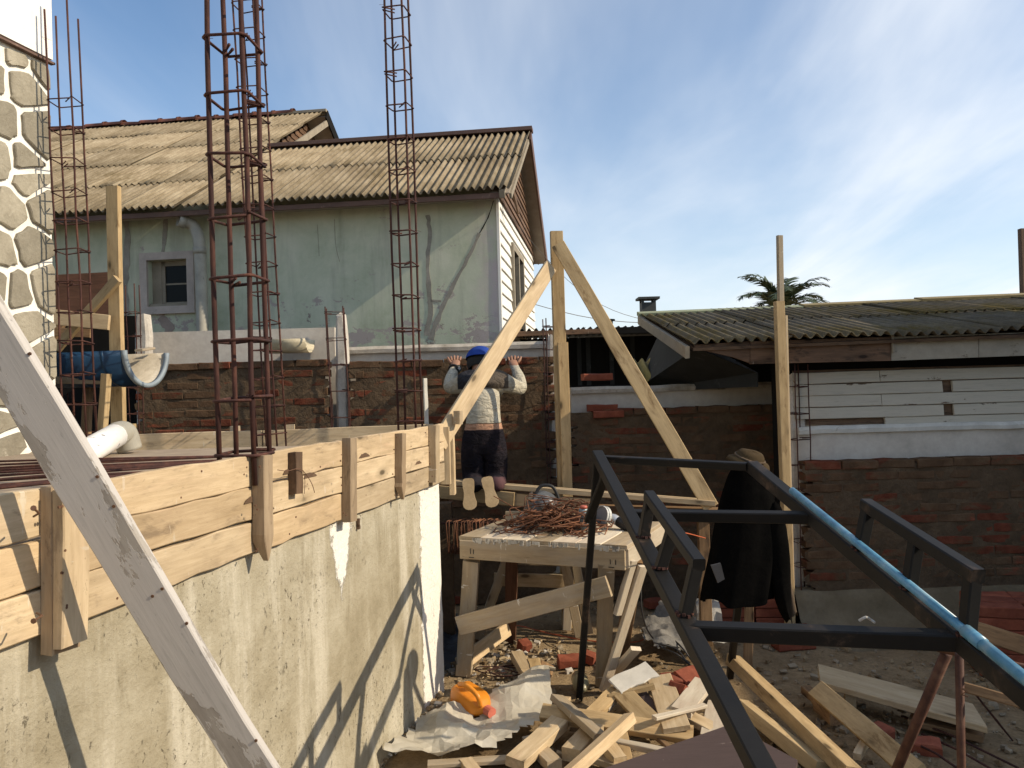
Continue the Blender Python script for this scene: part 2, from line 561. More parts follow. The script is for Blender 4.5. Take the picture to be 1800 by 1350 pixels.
PATCH = mnoise('cement_patch', [(.3, (.20, .185, .15)), (.6, (.29, .265, .22)), (.8, (.36, .33, .28))], scale=8, bump=.5, bscale=60)
def brickmat():
    m, t, b = newmat('wall_brick')
    h = NT(t)
    pc = h.coords('Position', (1, 1, 1))
    oc = h.coords('Object', (1, 1, 1))
    col = h.ramp(h.noise(oc, 14, 6, .7), [(.28, (.12, .034, .020)), (.5, (.20, .060, .034)), (.75, (.28, .10, .058))])
    col = h.vary(col, .65, 1.2)
    sm = h.noise(h.coords('Position', (1.1, 1.1, 2.2)), 2.4, 9, .72, .25)
    rr = h.math('MULTIPLY', h.rnd(), .14)
    sm = h.math('ADD', sm, rr)
    smcol = h.ramp(h.noise(pc, 9, 7, .7), [(.3, (.072, .046, .026)), (.55, (.118, .077, .045)), (.8, (.18, .122, .074))])
    col = h.mix(h.step(sm, .45, .58, 0, .93), col, smcol)
    h.l(col, b.inputs['Base Color'])
    b.inputs['Roughness'].default_value = .95
    b.inputs['Specular IOR Level'].default_value = .1
    h.l(h.bump(h.noise(pc, 38, 7, .75), .8, .012), b.inputs['Normal'])
    return m
WALLBRICK = brickmat()
def concmat():
    m, t, b = newmat('rough_cast_concrete')
    h = NT(t)
    co = h.coords('Object', (1, 1, 1), rand=False)
    n1 = h.noise(co, 2.3, 9, .68, .2)
    col = h.ramp(n1, [(.28, (.235, .20, .13)), (.45, (.34, .297, .208)), (.6, (.425, .382, .285)), (.78, (.53, .487, .385))])
    st = h.noise(h.coords('Object', (4.5, 1, .55), rand=False), 1.3, 7, .68)
    col = h.mix(h.step(st, .47, .68, 0, .75), col, (.58, .535, .43))
    gr = h.noise(h.coords('Object', (2.5, 1, .6), rand=False), 2.2, 8, .72, .3)
    col = h.mix(h.step(gr, .54, .70, 0, .65), col, (.225, .19, .12))
    # small air holes and dark flecks
    pit = h.noise(h.coords('Object', (1, 1, .7), rand=False), 60, 5, .75, .6)
    pm = h.math('MULTIPLY', h.step(pit, .60, .65), h.step(h.noise(co, 2.0, 6, .65), .47, .62))
    col = h.mix(pm, col, (.12, .098, .06))
    pit2 = h.noise(h.coords('Object', (1, 1, .4), rand=False), 30, 6, .78, .2)
    pm2 = h.math('MULTIPLY', h.math('MULTIPLY', h.step(pit2, .60, .66), .8), h.step(h.noise(h.coords('Object', (1, 1, .6), rand=False), 2.4, 6, .7), .50, .66))
    col = h.mix(pm2, col, (.13, .105, .07))
    # white paint: a band at the far end and a run under the boards
    sp = h.n('ShaderNodeSeparateXYZ')
    h.l(h.n('ShaderNodeTexCoord').outputs['Object'], sp.inputs[0])
    ed = h.math('MULTIPLY', h.math('SUBTRACT', h.noise(co, 16, 7, .7), .5), .16)
    xe = h.math('ADD', sp.outputs[0], ed)
    band = h.step(xe, .31, .33, 1, 0)
    xr = h.math('ABSOLUTE', h.math('SUBTRACT', h.math('ADD', sp.outputs[0], h.math('MULTIPLY', ed, 1.2)), 1.235))
    zr = h.math('MULTIPLY', h.math('SUBTRACT', 1.14, sp.outputs[2]), .36)
    run = h.step(h.math('ADD', xr, zr), .10, .125, 1, 0)
    run = h.math('MULTIPLY', run, h.step(h.noise(co, 10, 7, .75), .36, .42))
    wm_ = h.math('MAXIMUM', band, run)
    col = h.mix(wm_, col, (.8, .77, .7))
    h.l(col, b.inputs['Base Color'])
    b.inputs['Roughness'].default_value = .92
    b.inputs['Specular IOR Level'].default_value = .15
    hh = h.math('SUBTRACT', h.noise(co, 30, 7, .72), h.math('MULTIPLY', h.math('ADD', pm, pm2), 1.2))
    hh = h.math('ADD', hh, h.math('MULTIPLY', wm_, .6))
    h.l(h.bump(hh, .8, .012), b.inputs['Normal'])
    return m
CONC = concmat()
def dirtmat():
    m, t, b = newmat('site_dirt')
    h = NT(t)
    pc = h.coords('Position')
    col = h.ramp(h.noise(pc, 1.6, 9, .7, .3), [(.26, (.12, .082, .045)), (.42, (.235, .166, .095)), (.6, (.335, .248, .148)), (.8, (.41, .318, .2))])
    col = h.mix(h.step(h.noise(pc, .45, 4, .6), .5, .68, 0, .6), col, (.1, .07, .042))
    col = h.mix(.55, col, h.ramp(h.noise(pc, 40, 6, .75), [(.3, (.28, .28, .28)), (.7, (.72, .72, .72))]), 'OVERLAY')
    h.l(col, b.inputs['Base Color'])
    b.inputs['Roughness'].default_value = 1
    b.inputs['Specular IOR Level'].default_value = .05
    hh = h.math('ADD', h.noise(pc, 14, 8, .72), h.math('MULTIPLY', h.noise(pc, 70, 5, .7), .5))
    h.l(h.bump(hh, .8, .02), b.inputs['Normal'])
    return m
DIRT = dirtmat()
def plain(name, c, rough=.6, metal=0.0, spec=.4, **k):
    c = tuple(c)
    return mnoise(name, [(.3, tuple(x * .8 for x in c)), (.7, tuple(min(1, x * 1.12) for x in c))], scale=8, rough=rough, metal=metal, spec=spec, bump=k.get('bump', .1), bscale=60, fine=.15, spots=k.get('spots'), spot_thr=k.get('thr', (.6, .7)))
BLACKISH = plain('dark_board_and_opening', (.012, .011, .01), .9, spec=.1)
DARKGREY = plain('dark_grey_panel', (.035, .037, .036), .8, spec=.2, spots=(.07, .07, .068))
CHIM = plain('sooty_metal', (.045, .05, .047), .7)
GLASSD = plain('dark_window_glass', (.006, .006, .006), .25, spec=.12, bump=0)
PVCGREY = plain('grey_pvc', (.34, .32, .265), .5, spots=(.2, .19, .16), thr=(.62, .72))
WINFRAME = plain('grey_white_frame', (.44, .375, .325), .75, spots=(.3, .26, .23))
OLDFRAME = plain('bare_timber_sash', (.27, .23, .17), .85, spots=(.14, .11, .08))
BROWNBARGE = plain('red_brown_trim', (.125, .072, .054), .7, spots=(.2, .13, .1))
SOFFIT = plain('beige_soffit', (.34, .295, .245), .85, spots=(.22, .18, .14))
BLUEPIPE = mnoise('blue_pvc', [(.3, (.06, .18, .29)), (.5, (.10, .27, .40)), (.75, (.27, .39, .44))], scale=3, stretch=(.6, 6, 6), rough=.35, bump=.05, spec=.5, fine=.15)
BLUEDRUM = mnoise('blue_drum_plastic', [(.3, (.004, .024, .06)), (.6, (.008, .042, .098)), (.8, (.03, .08, .14))], scale=4, rough=.45, bump=.1, spec=.4, fine=.2, spots=(.1, .12, .13), spot_scale=8, spot_thr=(.7, .78))
MORTARED = mnoise('mortar_smeared_plastic', [(.3, (.26, .22, .16)), (.55, (.42, .37, .29)), (.75, (.5, .47, .4))], scale=7, rough=.8, bump=.5, bscale=30, spots=(.08, .14, .22), spot_scale=6, spot_thr=(.62, .7))
RIMPL = plain('pale_blue_rim', (.24, .28, .31), .6)
WHITEPIPE = mnoise('white_painted_pipe', [(.3, (.74, .72, .68)), (.7, (.84, .83, .8))], scale=5, rough=.5, bump=.1, spots=(.3, .29, .3), spot_scale=4, spot_thr=(.62, .64))
CREAM = mnoise('cream_pvc', [(.3, (.40, .34, .22)), (.6, (.56, .5, .36)), (.8, (.62, .58, .46))], scale=8, rough=.6, bump=.3, spots=(.2, .15, .09), spot_thr=(.64, .74))
ORANGE = mnoise('orange_plastic', [(.3, (.62, .20, .015)), (.6, (.74, .27, .025)), (.8, (.78, .33, .06))], scale=5, rough=.4, bump=.08, spec=.4, fine=.1)
REDCAP = plain('pink_red_cap', (.55, .15, .10), .4)
CORDORANGE = plain('orange_cord', (.5, .12, .05), .5)
CORDBLACK = plain('black_cord', (.02, .018, .017), .5)
SKIN = plain('skin', (.30, .155, .095), .55)
SKINPALE = plain('skin_pale', (.50, .29, .19), .55)
SWEAT = mnoise('cream_knit', [(.3, (.40, .365, .29)), (.6, (.5, .46, .37)), (.8, (.57, .53, .44))], scale=9, rough=.95, bump=.5, bscale=45, bdist=.012, spec=.1)
YOKE = mnoise('brown_grey_knit', [(.3, (.085, .07, .056)), (.7, (.13, .11, .09))], scale=9, rough=.95, bump=.4, bscale=45, bdist=.01, spec=.1)
NAVYK = mnoise('dark_navy_knit', [(.3, (.022, .023, .028)), (.7, (.045, .045, .05))], scale=9, rough=.95, bump=.4, bscale=45, bdist=.01, spec=.1)
TROUSER = mnoise('dark_trousers', [(.3, (.012, .011, .014)), (.55, (.022, .019, .023)), (.75, (.06, .035, .04))], scale=6, detail=7, rough=.9, bump=.6, bscale=22, bdist=.02, spec=.15, spots=(.1, .09, .09), spot_scale=7, spot_thr=(.66, .74))
MAROON = mnoise('maroon_cuff', [(.3, (.06, .03, .035)), (.7, (.11, .05, .052))], scale=9, rough=.9, bump=.4)
CAPBLUE = plain('blue_cap_cloth', (.022, .06, .30), .8, spec=.15)
HAIR = plain('black_hair', (.012, .010, .009), .7)
SHOE = plain('dark_shoe', (.03, .027, .026), .8)
SOLE = mnoise('dusty_tan_sole', [(.3, (.40, .285, .155)), (.7, (.56, .42, .25))], scale=9, rough=.9, bump=.4, spots=(.3, .2, .1))
CLOTHBLK = mnoise('black_jacket_cloth', [(.3, (.003, .003, .003)), (.7, (.007, .0065, .006))], scale=6, rough=1, bump=.3, bscale=20, bdist=.02, spec=0.0)
CLOTHGREY = mnoise('grey_cloth', [(.3, (.12, .11, .095)), (.6, (.22, .205, .18)), (.8, (.33, .31, .27))], scale=6, rough=.95, bump=.5, bscale=24, bdist=.02, spec=.1)
CLOTHPALE = mnoise('pale_sacking', [(.3, (.42, .39, .34)), (.7, (.6, .57, .5))], scale=5, rough=.9, bump=.4, bscale=24, bdist=.015, spec=.1)
CUFFBR = mnoise('brown_cloth', [(.3, (.085, .06, .04)), (.7, (.15, .11, .075))], scale=14, rough=.95, bump=.5, bscale=60, spec=.1)
HATC = mnoise('brown_felt_hat', [(.3, (.04, .027, .014)), (.7, (.07, .049, .026))], scale=14, rough=.95, bump=.4, bscale=60, spec=.1)
ALU = plain('bare_aluminium', (.62, .62, .62), .38, metal=.6)
TOOLBLACK = plain('tool_black', (.018, .017, .017), .5)
TOOLRED = plain('tool_red', (.45, .04, .06), .5)
STEELGREY = plain('worn_steel', (.24, .25, .26), .45, metal=.5)
PLEAF = mnoise('palm_leaf', [(.3, (.035, .05, .022)), (.6, (.065, .085, .04)), (.8, (.10, .12, .06))], scale=3, rough=.6, bump=0, spec=.3)
PTRUNK = plain('palm_trunk', (.12, .09, .06), .95)
RIDGEGRN = plain('pale_green_ridge', (.25, .27, .165), .8, spots=(.2, .17, .1))
RIDGEYEL = plain('yellowish_ridge', (.24, .185, .085), .85, spots=(.14, .12, .07))
WIREM = plain('thin_wire', (.22, .2, .18), .6)
NAILM = plain('rusty_nail', (.13, .065, .035), .6)
FIBRE = plain('white_fibre_board', (.62, .585, .51), .85, spots=(.5, .46, .38))
YELSHEET = plain('yellow_corrugated', (.36, .28, .09), .8)
def plastic():
    m, t, b = newmat('dusty_clear_sheet')
    h = NT(t)
    co = h.coords('Object')
    col = h.ramp(h.noise(co, 3.5, 8, .7), [(.3, (.44, .39, .30)), (.55, (.60, .55, .44)), (.75, (.70, .66, .56))])
    h.l(col, b.inputs['Base Color'])
    b.inputs['Roughness'].default_value = .42
    b.inputs['Specular IOR Level'].default_value = .35
    tr = h.n('ShaderNodeBsdfTranslucent')
    h.l(col, tr.inputs[0])
    mx = h.n('ShaderNodeMixShader')
    mx.inputs[0].default_value = .22
    h.l(b.outputs[0], mx.inputs[1])
    h.l(tr.outputs[0], mx.inputs[2])
    h.l(mx.outputs[0], t.nodes['Material Output'].inputs[0])
    h.l(h.bump(h.noise(co, 16, 5, .6, .6), .35, .012), b.inputs['Normal'])
    return m
PLASTIC = plastic()
# ------------------------------------------------------------------ ground
def axis(lo, hi, st, far):
    a = []
    x = lo
    while x <= hi + 1e-6:
        a.append(x)
        x += st
    return [-q for q in reversed(far[0])] + a + far[1]
def ground():
    xs = axis(-2.4, 5.6, .07, ([400, 120, 40, 15, 6, 3.5], [7, 10, 18, 50, 140, 400]))
    ys = axis(2.2, 6.4, .07, ([300, 90, 30, 10, 3, -.5, -1.6], [8, 12, 20, 40, 100, 250, 600]))
    xs.sort()
    ys.sort()
    mb = MB()
    nx, ny = len(xs), len(ys)
    for y in ys:
        for x in xs:
            z = 0.0
            if -2.5 < x < 5.7 and 2.1 < y < 6.5:
                p = V((x, y, 0))
                z = .022 * noise.noise(p * 1.6) + .014 * noise.noise(p * 5) + .009 * noise.noise(p * 13)
                z += .06 * max(0, min(1, (x - 2.2) / 1.5)) * noise.noise(p * 1.1 + V((5, 5, 0)))
                z -= .012
            mb.v.append((x, y, z))
    for j in range(ny - 1):
        for i in range(nx - 1):
            mb.f.append((j * nx + i, j * nx + i + 1, (j + 1) * nx + i + 1, (j + 1) * nx + i))
            mb.m.append(0)
    mb.build('ground', DIRT, smooth=True, kind='structure')
ground()

# ------------------------------------------------------------------ concrete base with timber formwork (left foreground)
WX = V((-.235, -1, 0)).normalized()
WY = V((-WX.y, WX.x, 0))
WO = V((-.42, 4.4, 0))
WM = Matrix(((WX.x, WY.x, 0, WO.x), (WX.y, WY.y, 0, WO.y), (0, 0, 1, 0), (0, 0, 0, 1)))
def wl(x, y, z):
    return WM @ V((x, y, z))
def wallx(px, py=900, off=.02):
    p = onpl(px, py, WO + WY * off, WY)
    return WM.inverted() @ p
base = thing('concrete_base', 'rough grey concrete wall with two white painted patches under the timber formwork', 'concrete wall', WO)
def lumpy_wall(x0, x1, y0, y1, z0, z1, name, mw, seedv):
    mb = MB()
    nx, nz = int((x1 - x0) / .06) + 1, 22
    def pt(i, k, y):
        x = x0 + (x1 - x0) * i / nx
        z = z0 + (z1 - z0) * k / nz
        d = .006 * noise.noise(V((x * 3, seedv, z * 3))) + .003 * noise.noise(V((x * 11, seedv, z * 11)))
        if i == 0:
            x += .010 * noise.noise(V((seedv, z * 6, 1))) + .004 * noise.noise(V((seedv, z * 25, 4)))
        return (x, y + d, z)
    b = 0
    for i in range(nx + 1):
        for k in range(nz + 1):
            mb.v.append(pt(i, k, y1))
    for i in range(nx):
        for k in range(nz):
            mb.f.append((i * (nz + 1) + k, i * (nz + 1) + k + 1, (i + 1) * (nz + 1) + k + 1, (i + 1) * (nz + 1) + k))
            mb.m.append(0)
    n0 = len(mb.v)
    for k in range(nz + 1):
        q = mb.v[k]
        mb.v.append((q[0], y0, q[2]))
    for k in range(nz):
        mb.f.append((k, n0 + k, n0 + k + 1, k + 1))
        mb.m.append(0)
    mb.add([(x0, y0, z0), (x1, y0, z0), (x1, y0, z1), (x0, y0, z1)], [(0, 1, 2, 3)])
    t = [mb.v[i * (nz + 1) + nz] for i in (0, nx)]
    mb.add([t[0], t[1], (x1, y0, z1), (x0, y0, z1)], [(0, 1, 2, 3)])
    return mb.build(name, CONC, base, mw, smooth=False)
lumpy_wall(0, 3.9, -.2, 0, -.1, 1.30, 'wall', WM, 2.2)
fill = MB()
fill.quadprism([(-.62, 4.42, 1.12), (-3.4, 4.42, 1.12), (-3.6, .8, 1.12), (-1.55, .8, 1.12)], (0, 0, .24))
fill.build('core', plain('pinkish_screed', (.33, .265, .2), .95, spec=.1), base)
bw = MB()
bw.box((-1.9, 4.51, .62), 2.9, .16, 1.36)
bw.build('back_wall', CONC, base)

form = thing('formwork', 'pine board formwork with upright battens along the top of the concrete wall', 'formwork', wl(0, .03, 1.3))
ZT = 1.462
hs = [.106, .107, .107]
cuts = [-.03, wallx(606).x, wallx(446).x, wallx(95).x, 3.75]
cutsets = [[cuts[0], cuts[1], cuts[2], cuts[3], cuts[4]], [cuts[0], cuts[2], cuts[3], cuts[4]], [cuts[0], cuts[1], cuts[2], cuts[3], cuts[4]]]
z = ZT
for r in range(3):
    zc_ = z - hs[r] / 2
    cs = cutsets[r]
    for i in range(len(cs) - 1):
        dz = random.uniform(-.003, .003)
        plank('board', wl(cs[i] + .002, .013 + random.uniform(-.001, .002), zc_ + dz), wl(cs[i + 1] - .002, .013 + random.uniform(-.001, .003), zc_ + dz), hs[r] - .006, .025, (0, 0, 1), PINE_FORM, form, jit=.004, ch=.003, n=9)
    z -= hs[r]
# strips of bark left on some board edges
for (px, py, l) in ((640, 803, .11), (545, 838, .10), (470, 897, .08), (505, 832, .06), (735, 815, .09), (440, 882, .07), (700, 808, .05)):
    p = onpl(px, py, WO + WY * .027, WY)
    q = WM.inverted() @ p
    mb = MB()
    n = 9
    up, dn = [], []
    for i in range(n):
        t = i / (n - 1)
        hgt = .016 * math.sin(math.pi * t) ** .7 * random.uniform(.75, 1.1)
        x = q.x + (t - .5) * l
        up.append((x, .0265, q.z + hgt))
        dn.append((x, .0265, q.z - .002))
    poly = up + dn[::-1]
    mb.quadprism(poly, (0, .003, 0))
    mb.build('bark_strip', DARKWOOD, form, WM)
def batten(pxc, pyt, pyb, wd, th, m, point=False, name='batten', off=.0):
    a = WM.inverted() @ onpl(pxc, pyt, WO + WY * .03, WY)
    b = WM.inverted() @ onpl(pxc, pyb, WO + WY * .03, WY)
    y = .0265 + th / 2 + off
    return plank(name, wl(a.x, y, a.z), wl(b.x, y, b.z), wd, th, WX, m, form, point=point, jit=.003)
batten(452, 800, 985, .052, .046, BATTEN, True)
batten(608, 770, 916, .058, .040, BATTEN)
batten(698, 762, 878, .050, .040, BATTEN, True)
batten(758, 748, 848, .064, .042, PINE_GREY)
batten(513, 795, 868, .047, .034, DARKWOOD, False, 'dark_block')
batten(98, 854, 1142, .080, .034, BATTEN)  # darker inner layer of one block: its shaded side is put into the colour
batten(94, 858, 1130, .074, .028, PINE_FORM, off=.035)  # paler outer layer of the same block: sunlit face put into the colour
batten(85, 1125, 1142, .020, .03, DARKWOOD, False, 'dark_block')
batten(638, 912, 930, .012, .02, DARKWOOD, False, 'dark_block', -.03)
mb = MB()
for px_n in (452, 608, 698, 758, 94):
    for r in range(3):
        for q in range(2):
            a = WM.inverted() @ onpl(px_n + random.uniform(-6, 6), 900, WO + WY * .068, WY)
            zz = ZT - .055 - r * .107 + random.uniform(-.03, .03)
            yy = .0668 if px_n != 94 else .0895
            if px_n in (452,):
                yy = .0728
            p = wl(a.x, yy, zz)
            mb.tube([p - WY * .003, p + WY * .001], .0032, 7)
for q in range(26):
    x = random.uniform(.05, 2.6)
    p = wl(x, .0262, ZT - .055 - random.randint(0, 2) * .107 + random.uniform(-.035, .035))
    mb.tube([p - WY * .004, p + WY * .0012], .003, 7)
mb.build('nail_heads', NAILM, form, kind='stuff')
# bent nails and a tie wire
for (px, py, dx, dz) in ((70, 908, .035, .022), (75, 1078, .042, -.002)):
    p = WM.inverted() @ onpl(px, py, WO + WY * .115, WY)
    mb = MB()
    pts = [wl(p.x, .10, p.z), wl(p.x + .012, .125, p.z + dz * .4), wl(p.x + dx, .135, p.z + dz)]
    mb.tube(pts, .0024, 6)
    d = (pts[2] - pts[1]).normalized()
    mb.tube([pts[2], pts[2] + d * .003], .0055, 8)
    mb.build('nail', NAILM, form)
mb = MB()
ws = [(488, 826), (505, 828), (523, 824), (535, 830), (548, 850), (553, 866)]
mb.tube(spline([onpl(a, b, WO + WY * .068, WY) for a, b in ws], 4), .0013, 5)
ws = [(533, 827), (536, 845), (535, 868)]
mb.tube(spline([onpl(a, b, WO + WY * .068, WY) for a, b in ws], 4), .0011, 5)
mb.build('tie_wire', NAILM, form)
# far side of the formwork: two boards seen from inside, with a stub at the corner
for r, zc_ in enumerate((1.385, 1.272)):
    plank('board', (-2.62, 4.605, zc_), (-1.45, 4.60, zc_ + .004), .108, .024, (0, 0, 1), PINE_FORM, form, jit=.002)
    plank('board', (-1.44, 4.60, zc_ + .004), (-.46, 4.60, zc_ + .012), .108, .024, (0, 0, 1), PINE_FORM, form, jit=.002)
for x in (-1.62, -1.30, -1.72):
    plank('batten', (x, 4.64, 1.47 if x > -1.7 else 1.43), (x, 4.64, 1.15), .05, .04, (1, 0, 0), PINE_GREY, form)
plank('batten', (-.385, 4.47, 1.44), (-.385, 4.47, 1.12), .055, .05, (1, 0, 0), PINE, form)
plank('batten', (-.355, 4.56, 1.43), (-.355, 4.56, 1.05), .03, .09, (1, 0, 0), PINE, form)

# reinforcement lying inside the formwork
bun = thing('rebar_bundle', 'loose bundle of long rusty bars lying inside the formwork beside the stone wall', 'rebar', gz(150, 830, 1.39))
for i in range(12):
    t = i / 11
    y0 = 806 + 62 * t + random.uniform(-4, 4)
    zl = 1.378 + random.uniform(0, .025)
    a = gz(-160 - random.uniform(0, 80), y0 + 14, zl)
    xr = 250 + 200 * (1 - t) * random.uniform(.6, 1.0) + 20
    b = gz(xr, 800 + 36 * t + random.uniform(-6, 4), zl + random.uniform(0, .012))
    if (WM.inverted() @ b).y > -.02:
        b = wl((WM.inverted() @ b).x, -.03, b.z)
    L = (b - a).length
    mb = MB()
    mb.tube([(-L / 2, 0, 0), (0, .004, .003), (L / 2, 0, 0)], .0046, 6)
    mb.build('bar', RUST, bun, frame(a, b, (0, 1, .01)), smooth=True)

# ------------------------------------------------------------------ stone faced house, far left
SO = at(93, 400, 4.6)
SO.z = 0
SM = Matrix(((WX.x, WY.x, 0, SO.x), (WX.y, WY.y, 0, SO.y), (0, 0, 1, 0), (0, 0, 0, 1)))
st = thing('stone_house', 'house wall faced with brown stones in wide white joints below plain white render', 'house', SO)
mb = MB()
mb.box((1.7, -.26, 2.15), 3.4, .5, 2.9)
mb.build('joint_bed', MORTARWHITE, st, SM)
mb = MB()
mb.box((1.7, -.24, 5.3), 3.42, .52, 3.36)
mb.build('upper_wall', WHITEWALL, st, SM)
mb = MB()
mb.box((1.7, .012, 3.60), 3.44, .03, .012)
mb.build('flashing', BROWNBARGE, st, SM)
mb = MB()
mb.box((1.7, -.26, .34), 3.4, .5, .7)
mb.build('plinth', POST, st, SM)
def clip(poly, n, d):
    out = []
    for i in range(len(poly)):
        a, b = poly[i], poly[(i + 1) % len(poly)]
        da, db = a[0] * n[0] + a[1] * n[1] - d, b[0] * n[0] + b[1] * n[1] - d
        if da <= 0:
            out.append(a)
        if da * db < 0:
            t = da / (da - db)
            out.append((a[0] + (b[0] - a[0]) * t, a[1] + (b[1] - a[1]) * t))
    return out
rs = random.Random(4)
seeds = []
zz = .95
r = 0
while zz < 3.6:
    hrow = rs.uniform(.17, .24)
    x = -.02 + (r % 2) * .10
    while x < 2.3:
        wd_ = rs.uniform(.14, .25)
        if rs.random() < .18:
            seeds.append((x + wd_ / 2, zz + hrow * .25))
            seeds.append((x + wd_ / 2 + .03, zz + hrow * .75))
        else:
            seeds.append((x + wd_ / 2, zz + hrow / 2 + rs.uniform(-.04, .04)))
        x += wd_
    zz += hrow
    r += 1
for i, s in enumerate(seeds):
    poly = [(.0, .9), (2.4, .9), (2.4, 3.575), (.0, 3.575)]
    for j, q in enumerate(seeds):
        if i != j:
            n = (q[0] - s[0], q[1] - s[1])
            l = math.hypot(*n)
            if l < .75:
                n = (n[0] / l, n[1] / l)
                d = n[0] * (s[0] + q[0]) / 2 + n[1] * (s[1] + q[1]) / 2 - rs.uniform(.013, .021)
                poly = clip(poly, n, d)
                if len(poly) < 3:
                    break
    if len(poly) < 3:
        continue
    cx, cz = sum(p[0] for p in poly) / len(poly), sum(p[1] for p in poly) / len(poly)
    ch = []
    for k in range(len(poly)):
        a, b = poly[k], poly[(k + 1) % len(poly)]
        ch.append((a[0] * .9 + b[0] * .1, a[1] * .9 + b[1] * .1))
        ch.append((a[0] * .5 + b[0] * .5, a[1] * .5 + b[1] * .5))
        ch.append((a[0] * .1 + b[0] * .9, a[1] * .1 + b[1] * .9))
    ch = [(p[0] + rs.uniform(-.006, .006), p[1] + rs.uniform(-.006, .006)) for p in ch]
    mb = MB()
    k = len(ch)
    prd = rs.uniform(.004, .014)
    vs = [(p[0] - cx, -.015, p[1] - cz) for p in ch] + [((p[0] - cx) * .985, prd * .5, (p[1] - cz) * .985) for p in ch] + [((p[0] - cx) * .93, prd * .5 + .005 + rs.uniform(-.002, .002), (p[1] - cz) * .93) for p in ch] + [(0, prd * .5 + .006, 0)]
    fs = []
    for q in range(k):
        fs.append((q, (q + 1) % k, k + (q + 1) % k, k + q))
        fs.append((k + q, k + (q + 1) % k, 2 * k + (q + 1) % k, 2 * k + q))
        fs.append((2 * k + q, 2 * k + (q + 1) % k, 3 * k))
    mb.add(vs, fs)
    mb.build('stone', STONE, st, SM @ Matrix.Translation((cx, 0, cz)))

# ------------------------------------------------------------------ rebar cages
def cage(label, base_p, top_p, sz, rot, spacing, rb, rs_, first=0.1, grp=None, name='rebar_cage', hook=True, jitter=1.0, bars=4, ratio=1.0, tops=None, zmax=0.02):
    B, T = V(base_p), V(top_p)
    t = thing(name, label, 'rebar cage', B, grp)
    ax = (T - B).normalized()
    L = (T - B).length
    u = V((math.cos(rot), math.sin(rot), 0))
    u = (u - ax * u.dot(ax)).normalized()
    v = ax.cross(u)
    cor = [(-sz / 2, -sz * ratio / 2), (sz / 2, -sz * ratio / 2), (sz / 2, sz * ratio / 2), (-sz / 2, sz * ratio / 2)]
    me = {}
    for k, (a, b) in enumerate(cor[:bars]):
        q = B + u * a + v * b
        Lk = L + (tops[k] if tops else 0)
        mb = MB()
        n = 7
        mb.tube([(random.uniform(-.004, .004) * jitter if 0 < i < n - 1 else 0, random.uniform(-.004, .004) * jitter if 0 < i < n - 1 else 0, Lk * i / (n - 1)) for i in range(n)], rb, 8)
        M = Matrix(((u.x, v.x, ax.x, q.x), (u.y, v.y, ax.y, q.y), (u.z, v.z, ax.z, q.z), (0, 0, 0, 1)))
        mb.build('bar', RUST, t, M, smooth=True)
    h = sz / 2 + rb + rs_
    hv = sz * ratio / 2 + rb + rs_
    variants = []
    for kk in range(3):
        mb = MB()
        pts = []
        c = .012
        crn = [(-h, -hv), (h, -hv), (h, hv), (-h, hv)]
        order = [crn[0], crn[1], crn[2], crn[3], crn[0]]
        pts.append(V((-h + .055, -hv + .05, .008)) if hook else V((-h, -hv, 0)))
        pts.append(V((-h, -hv + .004, .004)))
        for q in range(1, 5):
            pr, cu = V((*order[q - 1], 0)), V((*order[q], 0))
            d = (cu - pr).normalized()
            zoff = -.006 * q / 4
            pts.append(cu - d * c + V((0, 0, zoff)))
            if q < 4:
                nx = (V((*order[q + 1], 0)) - cu).normalized()
                pts.append(cu + nx * c + V((0, 0, zoff)))
        if hook:
            pts.append(V((-h + .05, -hv + .06, -.006)))
        mb.tube(pts, rs_, 6)
        variants.append(mb.mesh('stirrup', RUST, True))
    z = first
    i = 0
    while z < L - zmax:
        o = bpy.data.objects.new('stirrup', variants[i % 3])
        q = B + ax * z
        R = Matrix(((u.x, v.x, ax.x), (u.y, v.y, ax.y), (u.z, v.z, ax.z)))
        R = R @ Matrix.Rotation(random.choice([0, 1, 2, 3]) * math.pi / 2 if abs(ratio - 1) < .01 else 0, 3, 'Z') @ Matrix.Rotation(random.uniform(-.06, .06) * jitter, 3, 'X') @ Matrix.Rotation(random.uniform(-.06, .06) * jitter, 3, 'Y')
        finish(o, Matrix.Translation(q) @ R.to_4x4(), t)
        z += spacing * random.uniform(.94, 1.06)
        i += 1
    # loose tie wires at a few crossings
    mb = MB()
    for k in range(6):
        q = B + ax * (first + spacing * random.randint(1, max(2, int(L / spacing) - 1))) + u * (random.choice([-1, 1]) * sz / 2) + v * (random.choice([-1, 1]) * sz * ratio / 2)
        mb.tube([q, q + V((random.uniform(-.02, .02), random.uniform(-.01, .01), random.uniform(.005, .03))), q + V((random.uniform(-.035, .035), 0, random.uniform(-.02, .035)))], .0009, 4)
    mb.build('tie_wire', NAILM, t)
    return t
GC = 'rebar column cages standing in the formwork'
cage('thin rebar cage next to the stone wall whose four bars end at different heights', at(142, 775, 4.55), at(108, 25, 4.55), .125, math.radians(3), .172, .0058, .0038, .03, GC, tops=[.0, .14, .0, .02], zmax=.42)
cage('thickest rebar cage, nearest the camera, with heavy stirrups above the formwork', at(432, 850, 2.58), at(400, -260, 2.58), .115, math.radians(-6.5), .187, .0086, .0052, .10, GC)
cage('tall slim rebar cage right behind the thickest cage', at(478, 790, 4.5), at(424, -200, 4.5), .118, math.radians(-8), .165, .0056, .0038, .09, GC)
cage('slim rebar cage rising alone at the far corner of the formwork', at(722, 765, 4.42), at(690, -200, 4.42), .102, math.radians(-14), .176, .0066, .0042, .08, GC)
# starter bars low behind the first cage
cage('short rusty cage low in the dark beside the stone wall', at(145, 775, 5.2), at(142, 690, 5.2), .13, .3, .2, .005, .0035, .05)

